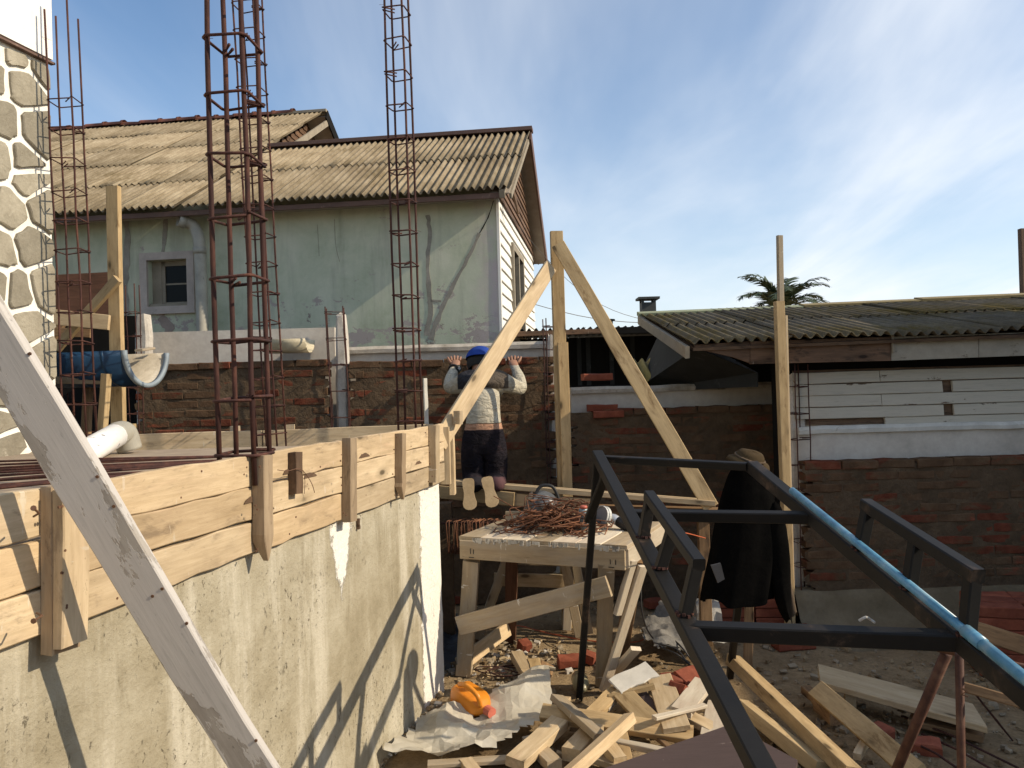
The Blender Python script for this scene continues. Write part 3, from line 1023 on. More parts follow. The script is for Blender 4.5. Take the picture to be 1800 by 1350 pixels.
# ------------------------------------------------------------------ mint green house
C0 = V((-.107, 7.5, 0))
HE = V((1, -.12, 0)).normalized()
HG = V((.12, 1, 0)).normalized()
def H(u, v, z):
    return C0 + HE * u + HG * v + V((0, 0, z))
HM = Matrix(((HE.x, HG.x, 0, C0.x), (HE.y, HG.y, 0, C0.y), (0, 0, 1, 0), (0, 0, 0, 1)))
def hp(px, py, v=0.0):
    q = onpl(px, py, C0 + HG * v, HG)
    return HM.inverted() @ q
def hg(px, py, u=0.0):
    q = onpl(px, py, C0 + HE * u, HE)
    return HM.inverted() @ q
hs_ = thing('green_house', 'old house with mint green rendered wall and brown corrugated cement roof', 'house', C0)
mb = MB()
wa, wb = hp(262, 540), hp(330, 455)
wx0, wx1, wz0, wz1 = wa.x, wb.x, wa.z, wb.z
ZE, SL = 3.42, .56
ztop = ZE + SL * .3 + .0
# front wall as four pieces round the small window
def hbox(u0, u1, v0, v1, z0, z1, m=None):
    (m or mb).box(((u0 + u1) / 2, (v0 + v1) / 2, (z0 + z1) / 2), abs(u1 - u0), abs(v1 - v0), abs(z1 - z0))
hbox(-8, wx0, 0, .16, .5, ztop)
hbox(wx1, .002, 0, .16, .5, ztop)
hbox(wx0, wx1, 0, .16, .5, wz0)
hbox(wx0, wx1, 0, .16, wz1, ztop)
mb.build('wall', MINT, hs_, HM)
mb = MB()
hbox(-8, -.2, .5, .6, .5, 3.4)
mb.build('inner_wall', BLACKISH, hs_, HM)
# window: outer casing, deep reveal, sash, panes
wf = MB()
bwid = .075
hbox(wx0 - bwid, wx1 + bwid, -.03, .0, wz1, wz1 + bwid, wf)
hbox(wx0 - bwid, wx1 + bwid, -.035, .0, wz0 - bwid, wz0, wf)
hbox(wx0 - bwid, wx0, -.032, .0, wz0, wz1, wf)
hbox(wx1, wx1 + bwid, -.032, .0, wz0, wz1, wf)
win = wf.build('window', WINFRAME, hs_, HM)
sf = MB()
sw = .035
xm = wx0 + .10
for (a, b, c, d) in ((xm, wx1, wz0 + .0, wz0 + .05), (xm, wx1, wz1 - .05, wz1), (xm, xm + sw, wz0, wz1), (wx1 - sw, wx1, wz0, wz1)):
    hbox(a, b, .075, .105, c, d, sf)
hbox(wx0, xm, .07, .12, wz0, wz1, sf)
hbox(xm, wx1, .085, .097, (wz0 + wz1) / 2 - .008, (wz0 + wz1) / 2 + .008, sf)
hbox(wx0 + .01, wx1, .0, .07, wz0 + .001, wz0 + .03, sf)
sf.build('sash', OLDFRAME, win, HM)
for (c, d) in ((wz0 + .05, (wz0 + wz1) / 2 - .008), ((wz0 + wz1) / 2 + .008, wz1 - .05)):
    g = MB()
    hbox(xm + sw, wx1 - sw, .088, .092, c, d, g)
    g.build('pane', GLASSD, win, HM)
# cement repairs over cracks: irregular ribbons a few millimetres proud
def ribbon(pxs, width, name='plaster_patch', m=PATCH, d=.004):
    pts = [hp(a, b) for a, b in pxs]
    P = spline([V((p.x, 0, p.z)) for p in pts], 5)
    lf, rt_ = [], []
    for i, p in enumerate(P):
        t = (P[min(i + 1, len(P) - 1)] - P[max(i - 1, 0)]).normalized()
        nrm = V((t.z, 0, -t.x))
        wv = width[0] + (width[1] - width[0]) * i / len(P)
        lf.append(p + nrm * wv * .5 * random.uniform(.6, 1.35))
        rt_.append(p - nrm * wv * .5 * random.uniform(.6, 1.35))
    r = MB()
    r.quadprism([(q.x, -d, q.z) for q in lf + rt_[::-1]], (0, d + .002, 0))
    return r.build(name, m, hs_, HM)
ribbon([(752, 378), (755, 410), (752, 470), (757, 540), (750, 590)], (.035, .05))
ribbon([(757, 528), (775, 530)], (.02, .02))
ribbon([(843, 410), (822, 455), (795, 505), (770, 560), (757, 597)], (.03, .055))
ribbon([(868, 352), (858, 382), (843, 410)], (.006, .012), 'crack', BLACKISH, .002)
ribbon([(588, 385), (590, 430), (597, 460)], (.005, .004), 'crack', PATCH, .002)
ribbon([(558, 395), (561, 450)], (.004, .004), 'crack', PATCH, .002)
ribbon([(292, 380), (290, 415), (287, 443)], (.05, .03))
ribbon([(222, 380), (224, 440), (220, 500), (222, 560)], (.06, .07))
ribbon([(345, 445), (341, 470)], (.04, .02))
ribbon([(283, 556), (296, 575), (295, 592)], (.09, .12), 'plaster_patch', plain('bare_brown_render', (.3, .24, .2), .95))
# waste pipe with a cut elbow
mb = MB()
pp = [hp(338, 394), hp(350, 400), hp(360, 420), hp(363, 445), hp(366, 520), hp(368, 600)]
path = [H(pp[0].x - .02, -.22, pp[0].z)] + [H(q.x, -.13 + .02 * i * 0, q.z) for i, q in enumerate(pp[1:])]
mb.tube(spline(path, 4), .057, 14, caps=False)
mb.tube([path[0], path[0] + (path[1] - path[0]) * .5], .065, 14, caps=False)
mb.tube([H(pp[3].x, -.13, pp[3].z + .03), H(pp[3].x, -.13, pp[3].z - .03)], .064, 14)
pipe = mb.build('waste_pipe', PVCGREY, hs_, smooth=True)
sm = pipe.modifiers.new('thick', 'SOLIDIFY')
sm.thickness = .006
# roof
UD = (HG + V((0, 0, SL))).normalized()
ND = HE.cross(UD)
PITCH, AMP = .0735, .020
def sheet_mesh(nw, L, name, m, pitch=PITCH, amp=AMP, th=.006, broken=False, seed=0):
    rnd = random.Random(seed)
    mb = MB()
    n = nw * 8
    base = []
    ny = 4 if broken else 2
    for j in range(ny):
        for top in (1, 0):
            for i in range(n + 1):
                x = i / 8 * pitch
                y = L * j / (ny - 1)
                if broken and j == 0:
                    y += .05 * max(0, noise.noise(V((x * 6, seed, 0)))) + .02 * rnd.random()
                mb.v.append((x, y, amp * math.cos(2 * math.pi * i / 8) + (th if top else 0) + .004 * noise.noise(V((x * 2, y * 2, seed)))))
    w_ = n + 1
    for j in range(ny - 1):
        a, b = j * 2 * w_, (j + 1) * 2 * w_
        for i in range(n):
            mb.f.append((a + i, a + i + 1, b + i + 1, b + i))
            mb.f.append((a + w_ + i, b + w_ + i, b + w_ + i + 1, a + w_ + i + 1))
            mb.m += [0, 0]
        for i in (0, n):
            mb.f.append((a + i, b + i, b + w_ + i, a + w_ + i))
            mb.m.append(0)
    for j in (0, ny - 1):
        a = j * 2 * w_
        for i in range(n):
            mb.f.append((a + i, a + w_ + i, a + w_ + i + 1, a + i + 1))
            mb.m.append(0)
    return mb.mesh(name, m, True)
def auto_smooth(me):
    pass
def lay_sheets(parent, u0, u1, v0, rows, rl, m, org, ex, uy, nz_, nw=12, pitch=PITCH, amp=AMP, drop=.013, seed=1, ends=None):
    """rows of lapped sheets; org at eave line, ex along eave, uy up slope"""
    rnd = random.Random(seed)
    for r in range(rows):
        L = rl + .09
        u = u0 - (r % 2) * 0.0
        k = 0
        while u < u1 - .05:
            nwk = min(nw, max(1, int(round((u1 - u) / pitch))))
            me = sheet_mesh(nwk, L, 'roof_sheet', m, pitch, amp, .006, rnd.random() < .3, rnd.randint(0, 999))
            o = org + ex * u + uy * (r * rl + rnd.uniform(-.02, .012)) + nz_ * (rnd.uniform(0, .006) + .002 + (.008 if k % 2 else 0))
            tilt = Matrix.Rotation(-math.atan2(drop, L), 4, 'X') @ Matrix.Rotation(rnd.uniform(-.004, .004), 4, 'Z')
            R = Matrix(((ex.x, uy.x, nz_.x, o.x), (ex.y, uy.y, nz_.y, o.y), (ex.z, uy.z, nz_.z, o.z), (0, 0, 0, 1)))
            R = R @ Matrix.Translation((0, 0, drop)) @ tilt
            ob('roof_sheet', me, R, parent)
            u += nwk * pitch - pitch * .02
            k += 1
EAVE = H(0, -.30, ZE + .02)
lay_sheets(hs_, -2.96, .2, 0, 2, 1.175, ROOF, EAVE, HE, UD, ND, seed=5)
lay_sheets(hs_, -8.0, -2.98, 0, 5, .935, ROOF, EAVE, HE, UD, ND, seed=9)
# boards under the sheets, fascia, ridges, verges
def hplank(name, a, b, wd, th, wdir, m, **k):
    return plank(name, H(*a), H(*b), wd, th, wdir, m, hs_, **k)
hplank('fascia_board', (-8, -.255, ZE - .022), (.12, -.255, ZE - .022), .05, .025, (0, 0, 1), BROWNBARGE)
hplank('rafter_end', (.10, -.30, ZE - .02), (.10, .1, ZE + .18), .07, .05, (0, 0, 1), OLDFRAME)
hplank('soffit_board', (-8, -.14, ZE - .005), (0, -.14, ZE - .005), .22, .015, HG, SOFFIT)
RV = 1.75
RZ = ZE + SL * (RV + .3) + .03
hplank('ridge_board', (-2.96, RV, RZ + .03), (.22, RV, RZ + .03), .16, .045, HG, BROWNBARGE)
# far slope and its pale underside beyond the gable
dn = (HG - V((0, 0, SL))).normalized()
nd2 = HE.cross(dn)
fo = H(0, RV, RZ - .015)
mbf = sheet_mesh(12, 2.42, 'roof_sheet', ROOF)
for k in range(4):
    o = fo + HE * (-3.4 + k * .9)
    R = Matrix(((HE.x, dn.x, nd2.x, o.x), (HE.y, dn.y, nd2.y, o.y), (HE.z, dn.z, nd2.z, o.z), (0, 0, 0, 1)))
    ob('roof_sheet', mbf, R, hs_)
def slab(name, p, ux, uy, th, m, parent):
    q = MB()
    n = ux.cross(uy).normalized() * th
    q.quadprism([p, p + ux, p + ux + uy, p + uy], -n)
    return q.build(name, m, parent)
slab('soffit_board', H(-.02, RV, RZ - .05), HE * .20, dn * 2.36, .012, SOFFIT, hs_)
slab('barge_board', H(.185, RV, RZ + .03), HE * .022, dn * 2.42, .15, BROWNBARGE, hs_)
slab('soffit_board', H(-.02, -.26, ZE - .0), HE * .18, UD * 2.3, .012, SOFFIT, hs_)
slab('barge_board', H(.16, -.25, ZE - .005), HE * .022, UD * 2.3, .05, OLDFRAME, hs_)
hplank('loose_batten', (.14, .25, 3.56), (.17, .42, 3.38), .05, .02, (0, 0, 1), DARKWOOD)
hplank('corner_board', (.018, .02, ZE + .0), (.018, .02, 1.3), .06, .03, HG, SIDING)
# gable wall: lapped white boards, brown boards in the triangle, tall window
GV = 3.62
mb = MB()
hbox(-.16, -.012, 0.001, GV, .5, ZE + .1)
mb.build('gable_wall', BLACKISH, hs_, HM)
gw0, gw1 = hg(901, 560), hg(916, 462)
gv0, gv1 = .95, 2.05
gz0, gz1 = 2.28, 3.12
bh = .118
zb = 1.5
k = 0
while zb < ZE + .02:
    spans = [(0.0, GV)] if (zb + bh < gz0 or zb > gz1) else [(0.0, gv0), (gv1, GV)]
    for (a, b) in spans:
        plank('siding_board', H(.012, a + .002, zb + bh / 2), H(.012, b - .002, zb + bh / 2), bh + .012, .014, HE * .16 - V((0, 0, 1)), SIDING, hs_)
    zb += bh
zz = ZE + .03
while zz < RZ - .22:
    a = (zz + .08 - ZE) / SL - .3 + .12
    b = 2 * RV - a
    plank('gable_board', H(.03, a, zz + .04), H(.03, b, zz + .04), .088, .014, HE * .2 - V((0, 0, 1)), FASCIA, hs_)
    zz += .08
gm = MB()
def ubox(v0, v1, z0, z1, u0, u1, m_):
    m_.box(((u0 + u1) / 2, (v0 + v1) / 2, (z0 + z1) / 2), abs(u1 - u0), abs(v1 - v0), abs(z1 - z0))
for (a, b, c, d) in ((gv0, gv1, gz1, gz1 + .07), (gv0 - .05, gv1 + .05, gz0 - .06, gz0), (gv0, gv0 + .08, gz0, gz1), (gv1 - .08, gv1, gz0, gz1), (1.46, 1.54, gz0, gz1)):
    ubox(a, b, c, d, -.01, .05, gm)
gwin = gm.build('window', OLDFRAME, hs_, HM)
for (a, b) in ((gv0 + .08, 1.46), (1.54, gv1 - .08)):
    g = MB()
    ubox(a, b, gz0, gz1, .004, .010, g)
    g.build('pane', GLASSD, gwin, HM)
# taller roof to the left: its own gable
TU, TV = -2.96, 3.78
TZ = ZE + SL * (TV + .3) + .03
dn_t = (HG - V((0, 0, SL * 1.02))).normalized()
slab('roof_slope', H(-8, TV, TZ + .0), HE * (8 + TU), dn_t * 1.9, .03, ROOF, hs_)
slab('barge_board', H(TU - .0, TV, TZ + .03), HE * .022, dn_t * 1.9, .15, BLACKISH, hs_)
slab('barge_board', H(TU - .01, RV + .1, RZ - .05), HE * .022, UD * 2.2, .085, OLDFRAME, hs_)
slab('soffit_board', H(TU - .32, TV, TZ - .05), HE * .32, dn_t * 1.8, .012, SOFFIT, hs_)
zz = RZ - .1
while zz < TZ - .12:
    a = (zz + .08 - ZE) / SL - .3 + .12
    b = 2 * TV - a
    plank('gable_board', H(TU - .3, a, zz + .04), H(TU - .3, b, zz + .04), .095, .014, HE * .2 - V((0, 0, 1)), FASCIA, hs_)
    zz += .088
mb = MB()
mb.quadprism([(TU - .33, RV + .2, RZ - .2), (TU - .33, 2 * TV - RV - .2, RZ - .2), (TU - .33, TV, TZ - .12)], (-.1, 0, 0))
mb.build('gable_wall', BLACKISH, hs_, HM)
# terracotta ridge tiles
mb = MB()
n = 8
L = .33
for j, (x, r) in enumerate(((0, .075), (L - .05, .07), (L - .045, .088), (L, .088))):
    for k in range(n + 1):
        a = math.pi * k / n
        mb.v.append((x, r * math.cos(a), r * math.sin(a) * .85))
for j in range(3):
    for k in range(n):
        mb.f.append((j * (n + 1) + k, j * (n + 1) + k + 1, (j + 1) * (n + 1) + k + 1, (j + 1) * (n + 1) + k))
        mb.m.append(0)
rme = mb.mesh('ridge_tile', TERRACOTTA, True)
u = -7.9
while u < -3.75:
    o = H(u, TV, TZ + .01 + random.uniform(-.008, .012))
    R = Matrix(((HE.x, HG.x, 0, o.x), (HE.y, HG.y, 0, o.y), (HE.z, HG.z, 1, o.z), (0, 0, 0, 1))) @ Matrix.Rotation(random.uniform(-.03, .03), 4, 'Y')
    ob('ridge_tile', rme, R, hs_)
    u += .295
hplank('ridge_board', (-3.78, TV, TZ + .02), (-2.95, TV, TZ + .02), .12, .04, HG, OLDFRAME)

# ------------------------------------------------------------------ old fence walls behind the new brickwork
def wallbox(name, label, x0, x1, y, z0, z1, th, m, cat='wall', group=None, coping=None, cm=COPING):
    mb = MB()
    mb.box(((x0 + x1) / 2, y + th / 2, (z0 + z1) / 2), x1 - x0, th, z1 - z0)
    o = thing(name, label, cat, ((x0 + x1) / 2, y, z0), group)
    mb.build('panel', m, o)
    if coping:
        h_, ov = coping
        c = MB()
        n = int((x1 - x0) / .09)
        lo, hi = [], []
        prof = [(-ov, 0), (-ov - .004, h_ * .55), (-ov + .014, h_), (th + ov, h_), (th + ov, 0)]
        for i in range(n + 1):
            x = x0 + (x1 - x0) * i / n
            d = .006 * noise.noise(V((x * 5, y, 3))) + .003 * noise.noise(V((x * 17, y, 3)))
            for (a, b) in prof:
                c.v.append((x, y + a + (d if a < 0 else 0), z1 + b + d * (1 if b > 0 else .6)))
        k = len(prof)
        for i in range(n):
            for q in range(k):
                c.f.append((i * k + q, i * k + (q + 1) % k, (i + 1) * k + (q + 1) % k, (i + 1) * k + q))
                c.m.append(0)
        c.f += [tuple(range(k)), tuple(n * k + q for q in range(k))]
        c.m += [0, 0]
        c.build('coping', cm, o)
    return o
def X(px, py, Y):
    return at(px, py, Y).x
def Zp(px, py, Y):
    return at(px, py, Y).z
YF = 6.32
wallbox('fence_wall', 'plain white fence wall above the brickwork behind the thick rebar cage', X(256, 600, YF), X(588, 580, YF), YF, .3, Zp(420, 580, YF), .1, DIRTYWHITE)
wallbox('fence_wall', 'white fence wall with a mossy coping right behind the kneeling man', X(612, 600, YF), X(962, 600, YF), YF, .3, Zp(790, 617, YF), .1, DIRTYWHITE, coping=(.055, .03))
YG = 6.25
wallbox('fence_wall', 'white fence wall with a long coping behind the slanted brace and loose bricks', X(1003, 680, YG), X(1372, 670, YG), YG, .3, Zp(1190, 687, YG), .1, DIRTYWHITE, coping=(.05, .03))
# old concrete fence posts
def fpost(label, px, pyt, pyb, Y, wd, grp='old concrete fence posts'):
    a, b = at(px, pyt, Y), at(px + (pyb - pyt) * .027, pyb, Y)
    t = thing('fence_post', label, 'fence post', (b.x, b.y, .2), grp)
    L = a.z - .2
    mb = plank_mesh(L, wd, .11, jit=.006, ch=.02, n=12)
    # broken top
    mb.v = [(x + (.05 * noise.noise(V((y * 30, z * 30, px))) - .02 if x > L / 2 - .02 else 0), y * (.72 if x > L / 2 - .02 else 1), z) for (x, y, z) in mb.v]
    mb.build('shaft', POST, t, frame((b.x, b.y, .2), (a.x, a.y, a.z), (1, 0, 0)))
fpost('broken concrete fence post left of the thick cage, beside the small window', 252, 549, 640, 6.18, .105)
fpost('rough concrete fence post between the two brick panels left of the man', 600, 550, 760, 6.2, .095)
fpost('concrete fence post mostly hidden by the upright timber post', 972, 585, 850, 6.25, .10)
fpost('smooth white concrete post behind the tall lath at right', 1396, 655, 1000, 5.42, .12)
cage('rusty starter cage in front of the broken post by the small window', at(238, 800, 6.0), at(228, 500, 6.0), .10, .1, .19, .0045, .003, .12)
cage('starter cage in the gap between the brick panels left of the man', at(602, 790, 6.02), at(588, 540, 6.02), .13, .15, .195, .0045, .003, .05)
cage('starter cage along the toothed brick edge behind the upright timber post', at(977, 870, 6.02), at(968, 560, 6.02), .10, .2, .17, .0045, .003, .08)
cage('starter cage between the tall lath and the right brick wall', at(1412, 1050, 5.28), at(1400, 640, 5.28), .10, .3, .17, .004, .003, .05)

# ------------------------------------------------------------------ new brick walls
def brick_mesh(L, Hh, D, seed):
    rnd = random.Random(seed)
    mb = plank_mesh(L, D, Hh, jit=.004, ch=.006, n=4, seed=seed)
    mb.v = [(x + rnd.uniform(-.0025, .0025), y + rnd.uniform(-.002, .002), z + rnd.uniform(-.003, .003)) for (x, y, z) in mb.v]
    return mb
BL, BH, BD, JT = .232, .054, .115, .018
BM = [brick_mesh(BL, BH, BD, i).mesh('brick', WALLBRICK) for i in range(5)]
BMH = [brick_mesh(BL * .48, BH, BD, 20 + i).mesh('brick', WALLBRICK) for i in range(3)]
def brick_wall(label, x0, x1, y, ztop, zvis, tooth=(True, True), seed=1, top_gaps=(), footing=None, stop=False):
    rnd = random.Random(seed)
    t = thing('brick_wall', label, 'brick wall', ((x0 + x1) / 2, y, 0))
    pit = BH + JT
    rows = int((ztop - zvis) / pit)
    mb = MB()
    # uneven mortar bed
    nx, nz = int((x1 - x0) / .05), int(ztop / .04)
    ex = .0
    zt = ztop - .02
    for k in range(nz + 1):
        for i in range(nx + 1):
            xx, zz = x0 + (x1 - x0) * i / nx, zt * k / nz
            d = .007 * noise.noise(V((xx * 6, zz * 9, seed))) + .006 * noise.noise(V((xx * 19, zz * 27, seed)))
            row = int((ztop - zz) / pit)
            if i in (0, nx):
                xx += (.045 if row % 2 else -.02) * (1 if i == 0 else -1) + .02 * noise.noise(V((zz * 40, seed, i)))
            mb.v.append((xx, y + .001 + d, zz))
    for k in range(nz):
        for i in range(nx):
            mb.f.append((k * (nx + 1) + i, k * (nx + 1) + i + 1, (k + 1) * (nx + 1) + i + 1, (k + 1) * (nx + 1) + i))
            mb.m.append(0)
    mb.box(((x0 + x1) / 2, y + .075, zt / 2 - .004), x1 - x0 - .12, .09, zt - .02)
    mb.build('mortar_bed', MORTAR, t, fixn=False)
    for r in range(rows):
        zc = ztop - pit * r - BH / 2
        off = 0 if r % 2 == 0 else -(BL + .01) / 2
        x = x0 + off + rnd.uniform(-.01, .01)
        top = (r == 0)
        while x < x1 - .04:
            L = BL
            a, b = x, x + L
            me = BM[rnd.randint(0, 4)]
            if a < x0 - .03 - (0.0):
                a = x0 + rnd.uniform(-.01, .02)
                b = x + L
                me = BMH[rnd.randint(0, 2)]
                c = b - BL * .24
            elif b > x1 + .05:
                me = BMH[rnd.randint(0, 2)]
                c = a + BL * .24
            else:
                c = (a + b) / 2
            skip = top and any(g0 < c < g1 for g0, g1 in top_gaps)
            if not skip:
                pr = rnd.uniform(-.004, .005) if not top else rnd.uniform(-.03, .0)
                R = Matrix.Translation((c, y + BD / 2 + pr, zc + (rnd.uniform(0, .006) if top else 0))) @ Matrix.Rotation(rnd.uniform(-.02, .02) * (2 if top else 1), 4, 'Z') @ Matrix.Rotation(rnd.uniform(-.012, .012), 4, 'Y')
                ob('brick', me, R, t)
            x += BL + rnd.uniform(.006, .018)
    if footing:
        f = MB()
        nx = int((x1 - x0 + .6) / .08)
        for i in range(nx + 1):
            xx = x0 - .1 + (x1 - x0 + .6) * i / nx
            for (yy, zz) in ((-.35, -.05), (-.10, .12), (-.035, footing - .03), (-.02, footing), (.1, footing)):
                p = V((xx, y + yy, zz))
                f.v.append((xx, y + yy + .02 * noise.noise(p * 4), zz + .025 * noise.noise(p * 3 + V((9, 0, 0))) * (1 if zz < footing - .05 else .4)))
        for i in range(nx):
            for q in range(4):
                f.f.append((i * 5 + q, i * 5 + q + 1, i * 5 + 6 + q, i * 5 + 5 + q))
                f.m.append(0)
        f.build('footing', FOOTING, t, smooth=True)
    return t
YB = 6.1
brick_wall('mortar smeared brick panel behind the thick rebar cage, under the cream half pipe', X(240, 700, YB), X(580, 690, YB), YB, Zp(410, 637, YB), 1.05, seed=3)
brick_wall('mortar smeared brick panel the kneeling man reaches over', X(615, 700, YB), X(966, 690, YB), YB, Zp(790, 632, YB), .35, seed=5)
brick_wall('middle brick wall with bare red top bricks behind the slanted brace', X(1006, 800, YB), X(1372, 800, YB), YB, Zp(1190, 716, YB), .12, seed=8, top_gaps=((.5, .58), (.0, .02)))
YR = 5.2
brick_wall('dark brick wall at far right above a low concrete footing', X(1416, 850, YR), 5.0, YR, Zp(1600, 808, YR), .28, seed=11, footing=.27)
# loose bricks and half pipe lying on top of the walls
def loose_brick(label, px, py, Y, rz, rx=0.0, m=None, mats=REDBRICK, grp='loose red bricks', z=None, s=1.0, ry=0.0):
    p = at(px, py, Y) if z is None else gz(px, py, z)
    me = brick_mesh(BL * s, BH, BD * (.55 + .45 * s), random.randint(100, 999)).mesh('brick', mats)
    R = Matrix.Translation(p) @ Matrix.Rotation(rz, 4, 'Z') @ Matrix.Rotation(rx, 4, 'X') @ Matrix.Rotation(ry, 4, 'Y')
    return ob('loose_brick', me, R, None, label=label, cat='brick', group=grp)
loose_brick('single red brick lying on the white coping in front of the dark shed', 1049, 663, 6.31, .12)
loose_brick('red brick on top of the middle brick wall beside the timber post', 1058, 717, 6.14, -.05, z=None)
loose_brick('second red brick just under another brick on the middle wall top', 1068, 728, 6.12, .04)
mb = MB()
a, b = at(474, 605, 6.14), at(545, 603, 6.10)
ax = (b - a).normalized()
vx = V((0, 1, 0))
vx = (vx - ax * vx.dot(ax)).normalized()
vz = ax.cross(vx)
if vz.z > 0:
    vz = -vz
n = 10
for j, q in enumerate((a, b)):
    for rr in (.105, .098):
        for k in range(n + 1):
            t = math.pi * k / n
            mb.v.append(tuple(q + vx * rr * math.cos(t) + vz * rr * math.sin(t)))
w_ = n + 1
for k in range(n):
    for (p, q) in ((0, 2), (1, 3)):
        mb.f.append((p * w_ + k, p * w_ + k + 1, q * w_ + k + 1, q * w_ + k))
        mb.m.append(0)
    for (p, q) in ((0, 1), (2, 3)):
        mb.f.append((p * w_ + k, p * w_ + k + 1, q * w_ + k + 1, q * w_ + k))
        mb.m.append(0)
for k in (0, n):
    mb.f.append((k, w_ + k, 3 * w_ + k, 2 * w_ + k))
    mb.m.append(0)
o = centred(mb, 'half_pipe', CREAM, None, True, label='cream half pipe lying open side up on the left brick wall', cat='pipe')
o.location.z += .03
plank('wood_splinter', at(523, 610, 6.1), at(538, 606, 6.12), .02, .006, (0, 0, 1), DARKWOOD, None, label='small splinter of wood sticking out of the cream half pipe', cat='wood scrap')

# ------------------------------------------------------------------ dark shed with chimney, right house
YS = 8.3
sh = thing('dark_shed', 'low black walled shed with a corrugated roof edge behind the fence wall', 'shed', (1.2, YS, 0))
mb = MB()
mb.box((.95, YS + .9, 1.1), 2.6, .1, 2.2)
mb.build('wall', BLACKISH, sh)
zr = Zp(1040, 573, YS)
sm_ = sheet_mesh(12, 1.6, 'roof_sheet', DARKGREY)
for k in range(4):
    ob('roof_sheet', sm_, Matrix.Translation((-.1 + k * .86, YS, zr - .032)), sh)
plank('eave_rail', (-.2, YS - .02, zr - .066), (1.05, YS - .02, zr - .056), .05, .04, (0, 0, 1), FASCIA, sh)
plank('eave_rail', (1.06, YS - .02, zr - .06), (2.4, YS - .02, zr - .05), .07, .04, (0, 0, 1), BLACKISH, sh)
mb = MB()
for px in (1018, 1034, 1075, 1112):
    p = at(px, 620, YS + .85)
    mb.box((p.x, p.y, 1.5), .05, .02, 1.4)
mb.build('panel_strip', DARKGREY, sh)
plank('strut', at(1120, 680, 7.3), at(1176, 570, 7.6), .07, .03, (1, 0, 0), DARKGREY, sh)
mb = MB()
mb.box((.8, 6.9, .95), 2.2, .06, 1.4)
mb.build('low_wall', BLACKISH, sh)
chp = at(1139, 568, 9.3)
chm = thing('chimney', 'square black metal chimney with an open flat cap on the shed roof', 'chimney', chp)
mb = MB()
c = at(1139, 552, 9.3)
W_ = .165
mb.box((c.x, c.y, c.z - .05), W_, W_, .36)
mb.build('flue', CHIM, chm)
zt = Zp(1139, 527, 9.3)
zb_ = c.z + .13
mb = MB()
for sx in (-1, 1):
    for sy in (-1, 1):
        mb.box((c.x + sx * (W_ / 2 - .014), c.y + sy * (W_ / 2 - .014), (zb_ + zt) / 2), .028, .028, zt - zb_)
mb.build('cap_leg', CHIM, chm)
mb = MB()
mb.box((c.x, c.y, zt + .012), .245, .245, .026)
mb.build('cap', CHIM, chm)
mb = MB()
mb.tube([at(1073, 572, 9.5), at(1073, 562, 9.5)], .03, 8)
mb.tube([at(1073, 564, 9.5), at(1073, 561, 9.5)], .055, 8)
mb.build('vent_pipe', CHIM, None, label='tiny vent pipe on the shed roof left of the chimney', cat='vent')
# yellow corrugated scrap showing above the coping
me = sheet_mesh(6, .5, 'corrugated_scrap', YELSHEET)
p = at(1130, 668, 6.6)
ob('corrugated_scrap', me, Matrix.Translation(p) @ Matrix.Rotation(.35, 4, 'X'), None, label='yellow corrugated sheet end peeping over the white coping', cat='roof sheet')

rh = thing('right_house', 'low house with mossy corrugated roof and white board wall at right', 'house', (3, 5.4, 0))
YE = 5.12
RE = V((1, -.02, .012)).normalized()
ev = at(1212, 607, YE)
rg = at(1166, 553, 7.25)
UYv = (rg - ev)
UYv = UYv - RE * UYv.dot(RE) * 1.0
UYl = UYv.length
UYn = UYv.normalized()
NR = RE.cross(UYn)
lay_sheets(rh, 0, 4.2, 0, 2, UYl / 2, ROOFMOSS, ev, RE, UYn, NR, nw=9, pitch=.0735, amp=.015, drop=.012, seed=31)
rtop = ev + UYn * UYl
for i, (a, b, m) in enumerate(((-.02, 1.45, RIDGEGRN), (1.46, 2.5, RIDGEYEL), (2.51, 4.4, RIDGEYEL))):
    plank('ridge_cap', rtop + RE * a + V((0, 0, .012 + .012 * i)), rtop + RE * b + V((0, 0, .012 + .012 * i)), .16, .035, UYn, m, rh)
plank('barge_board', ev + V((-.01, .02, -.045)), rtop + V((-.01, 0, -.04)), .08, .03, NR, OLDFRAME, rh)
slab('dark_gap_backing', ev + RE * .03 + UYn * .03 - NR * .022, RE * 4.3, UYn * (UYl - .03), .02, DARKWOOD, rh)  # dark slab added so the gaps under the sheets look shaded
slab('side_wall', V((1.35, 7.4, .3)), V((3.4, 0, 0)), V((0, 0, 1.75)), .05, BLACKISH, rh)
# fascia: tapered brown boards, then pale ones
def facia(px0, px1, tl, tr, bl, br, m, y=YE + .05):
    mb = MB()
    P = [at(px0, tl, y), at(px1, tr, y), at(px1, br, y), at(px0 if bl is not None else px0, bl, y)]
    mb.quadprism(P, (0, .03, 0))
    centred(mb, 'fascia_board', m, rh)
mb = MB()
mb.quadprism([at(1222, 606, YE + .05), at(1318, 600, YE + .05), at(1318, 638, YE + .05), at(1290, 628, YE + .05), at(1222, 612, YE + .05)], (0, .03, 0))
centred(mb, 'fascia_board', FASCIA, rh)
facia(1319, 1566, 600, 592, 640, 634, FASCIA)
facia(1567, 1720, 592, 587, 634, 628, plain('pale_fascia', (.34, .30, .235), .9, spots=(.15, .12, .085), thr=(.58, .68)))
facia(1721, 1990, 587, 578, 628, 618, bpy.data.materials['pale_fascia'])
plank('fascia_joint', at(1569, 586, YE + .035), at(1571, 620, YE + .035), .02, .012, (1, 0, 0), OLDFRAME, rh)
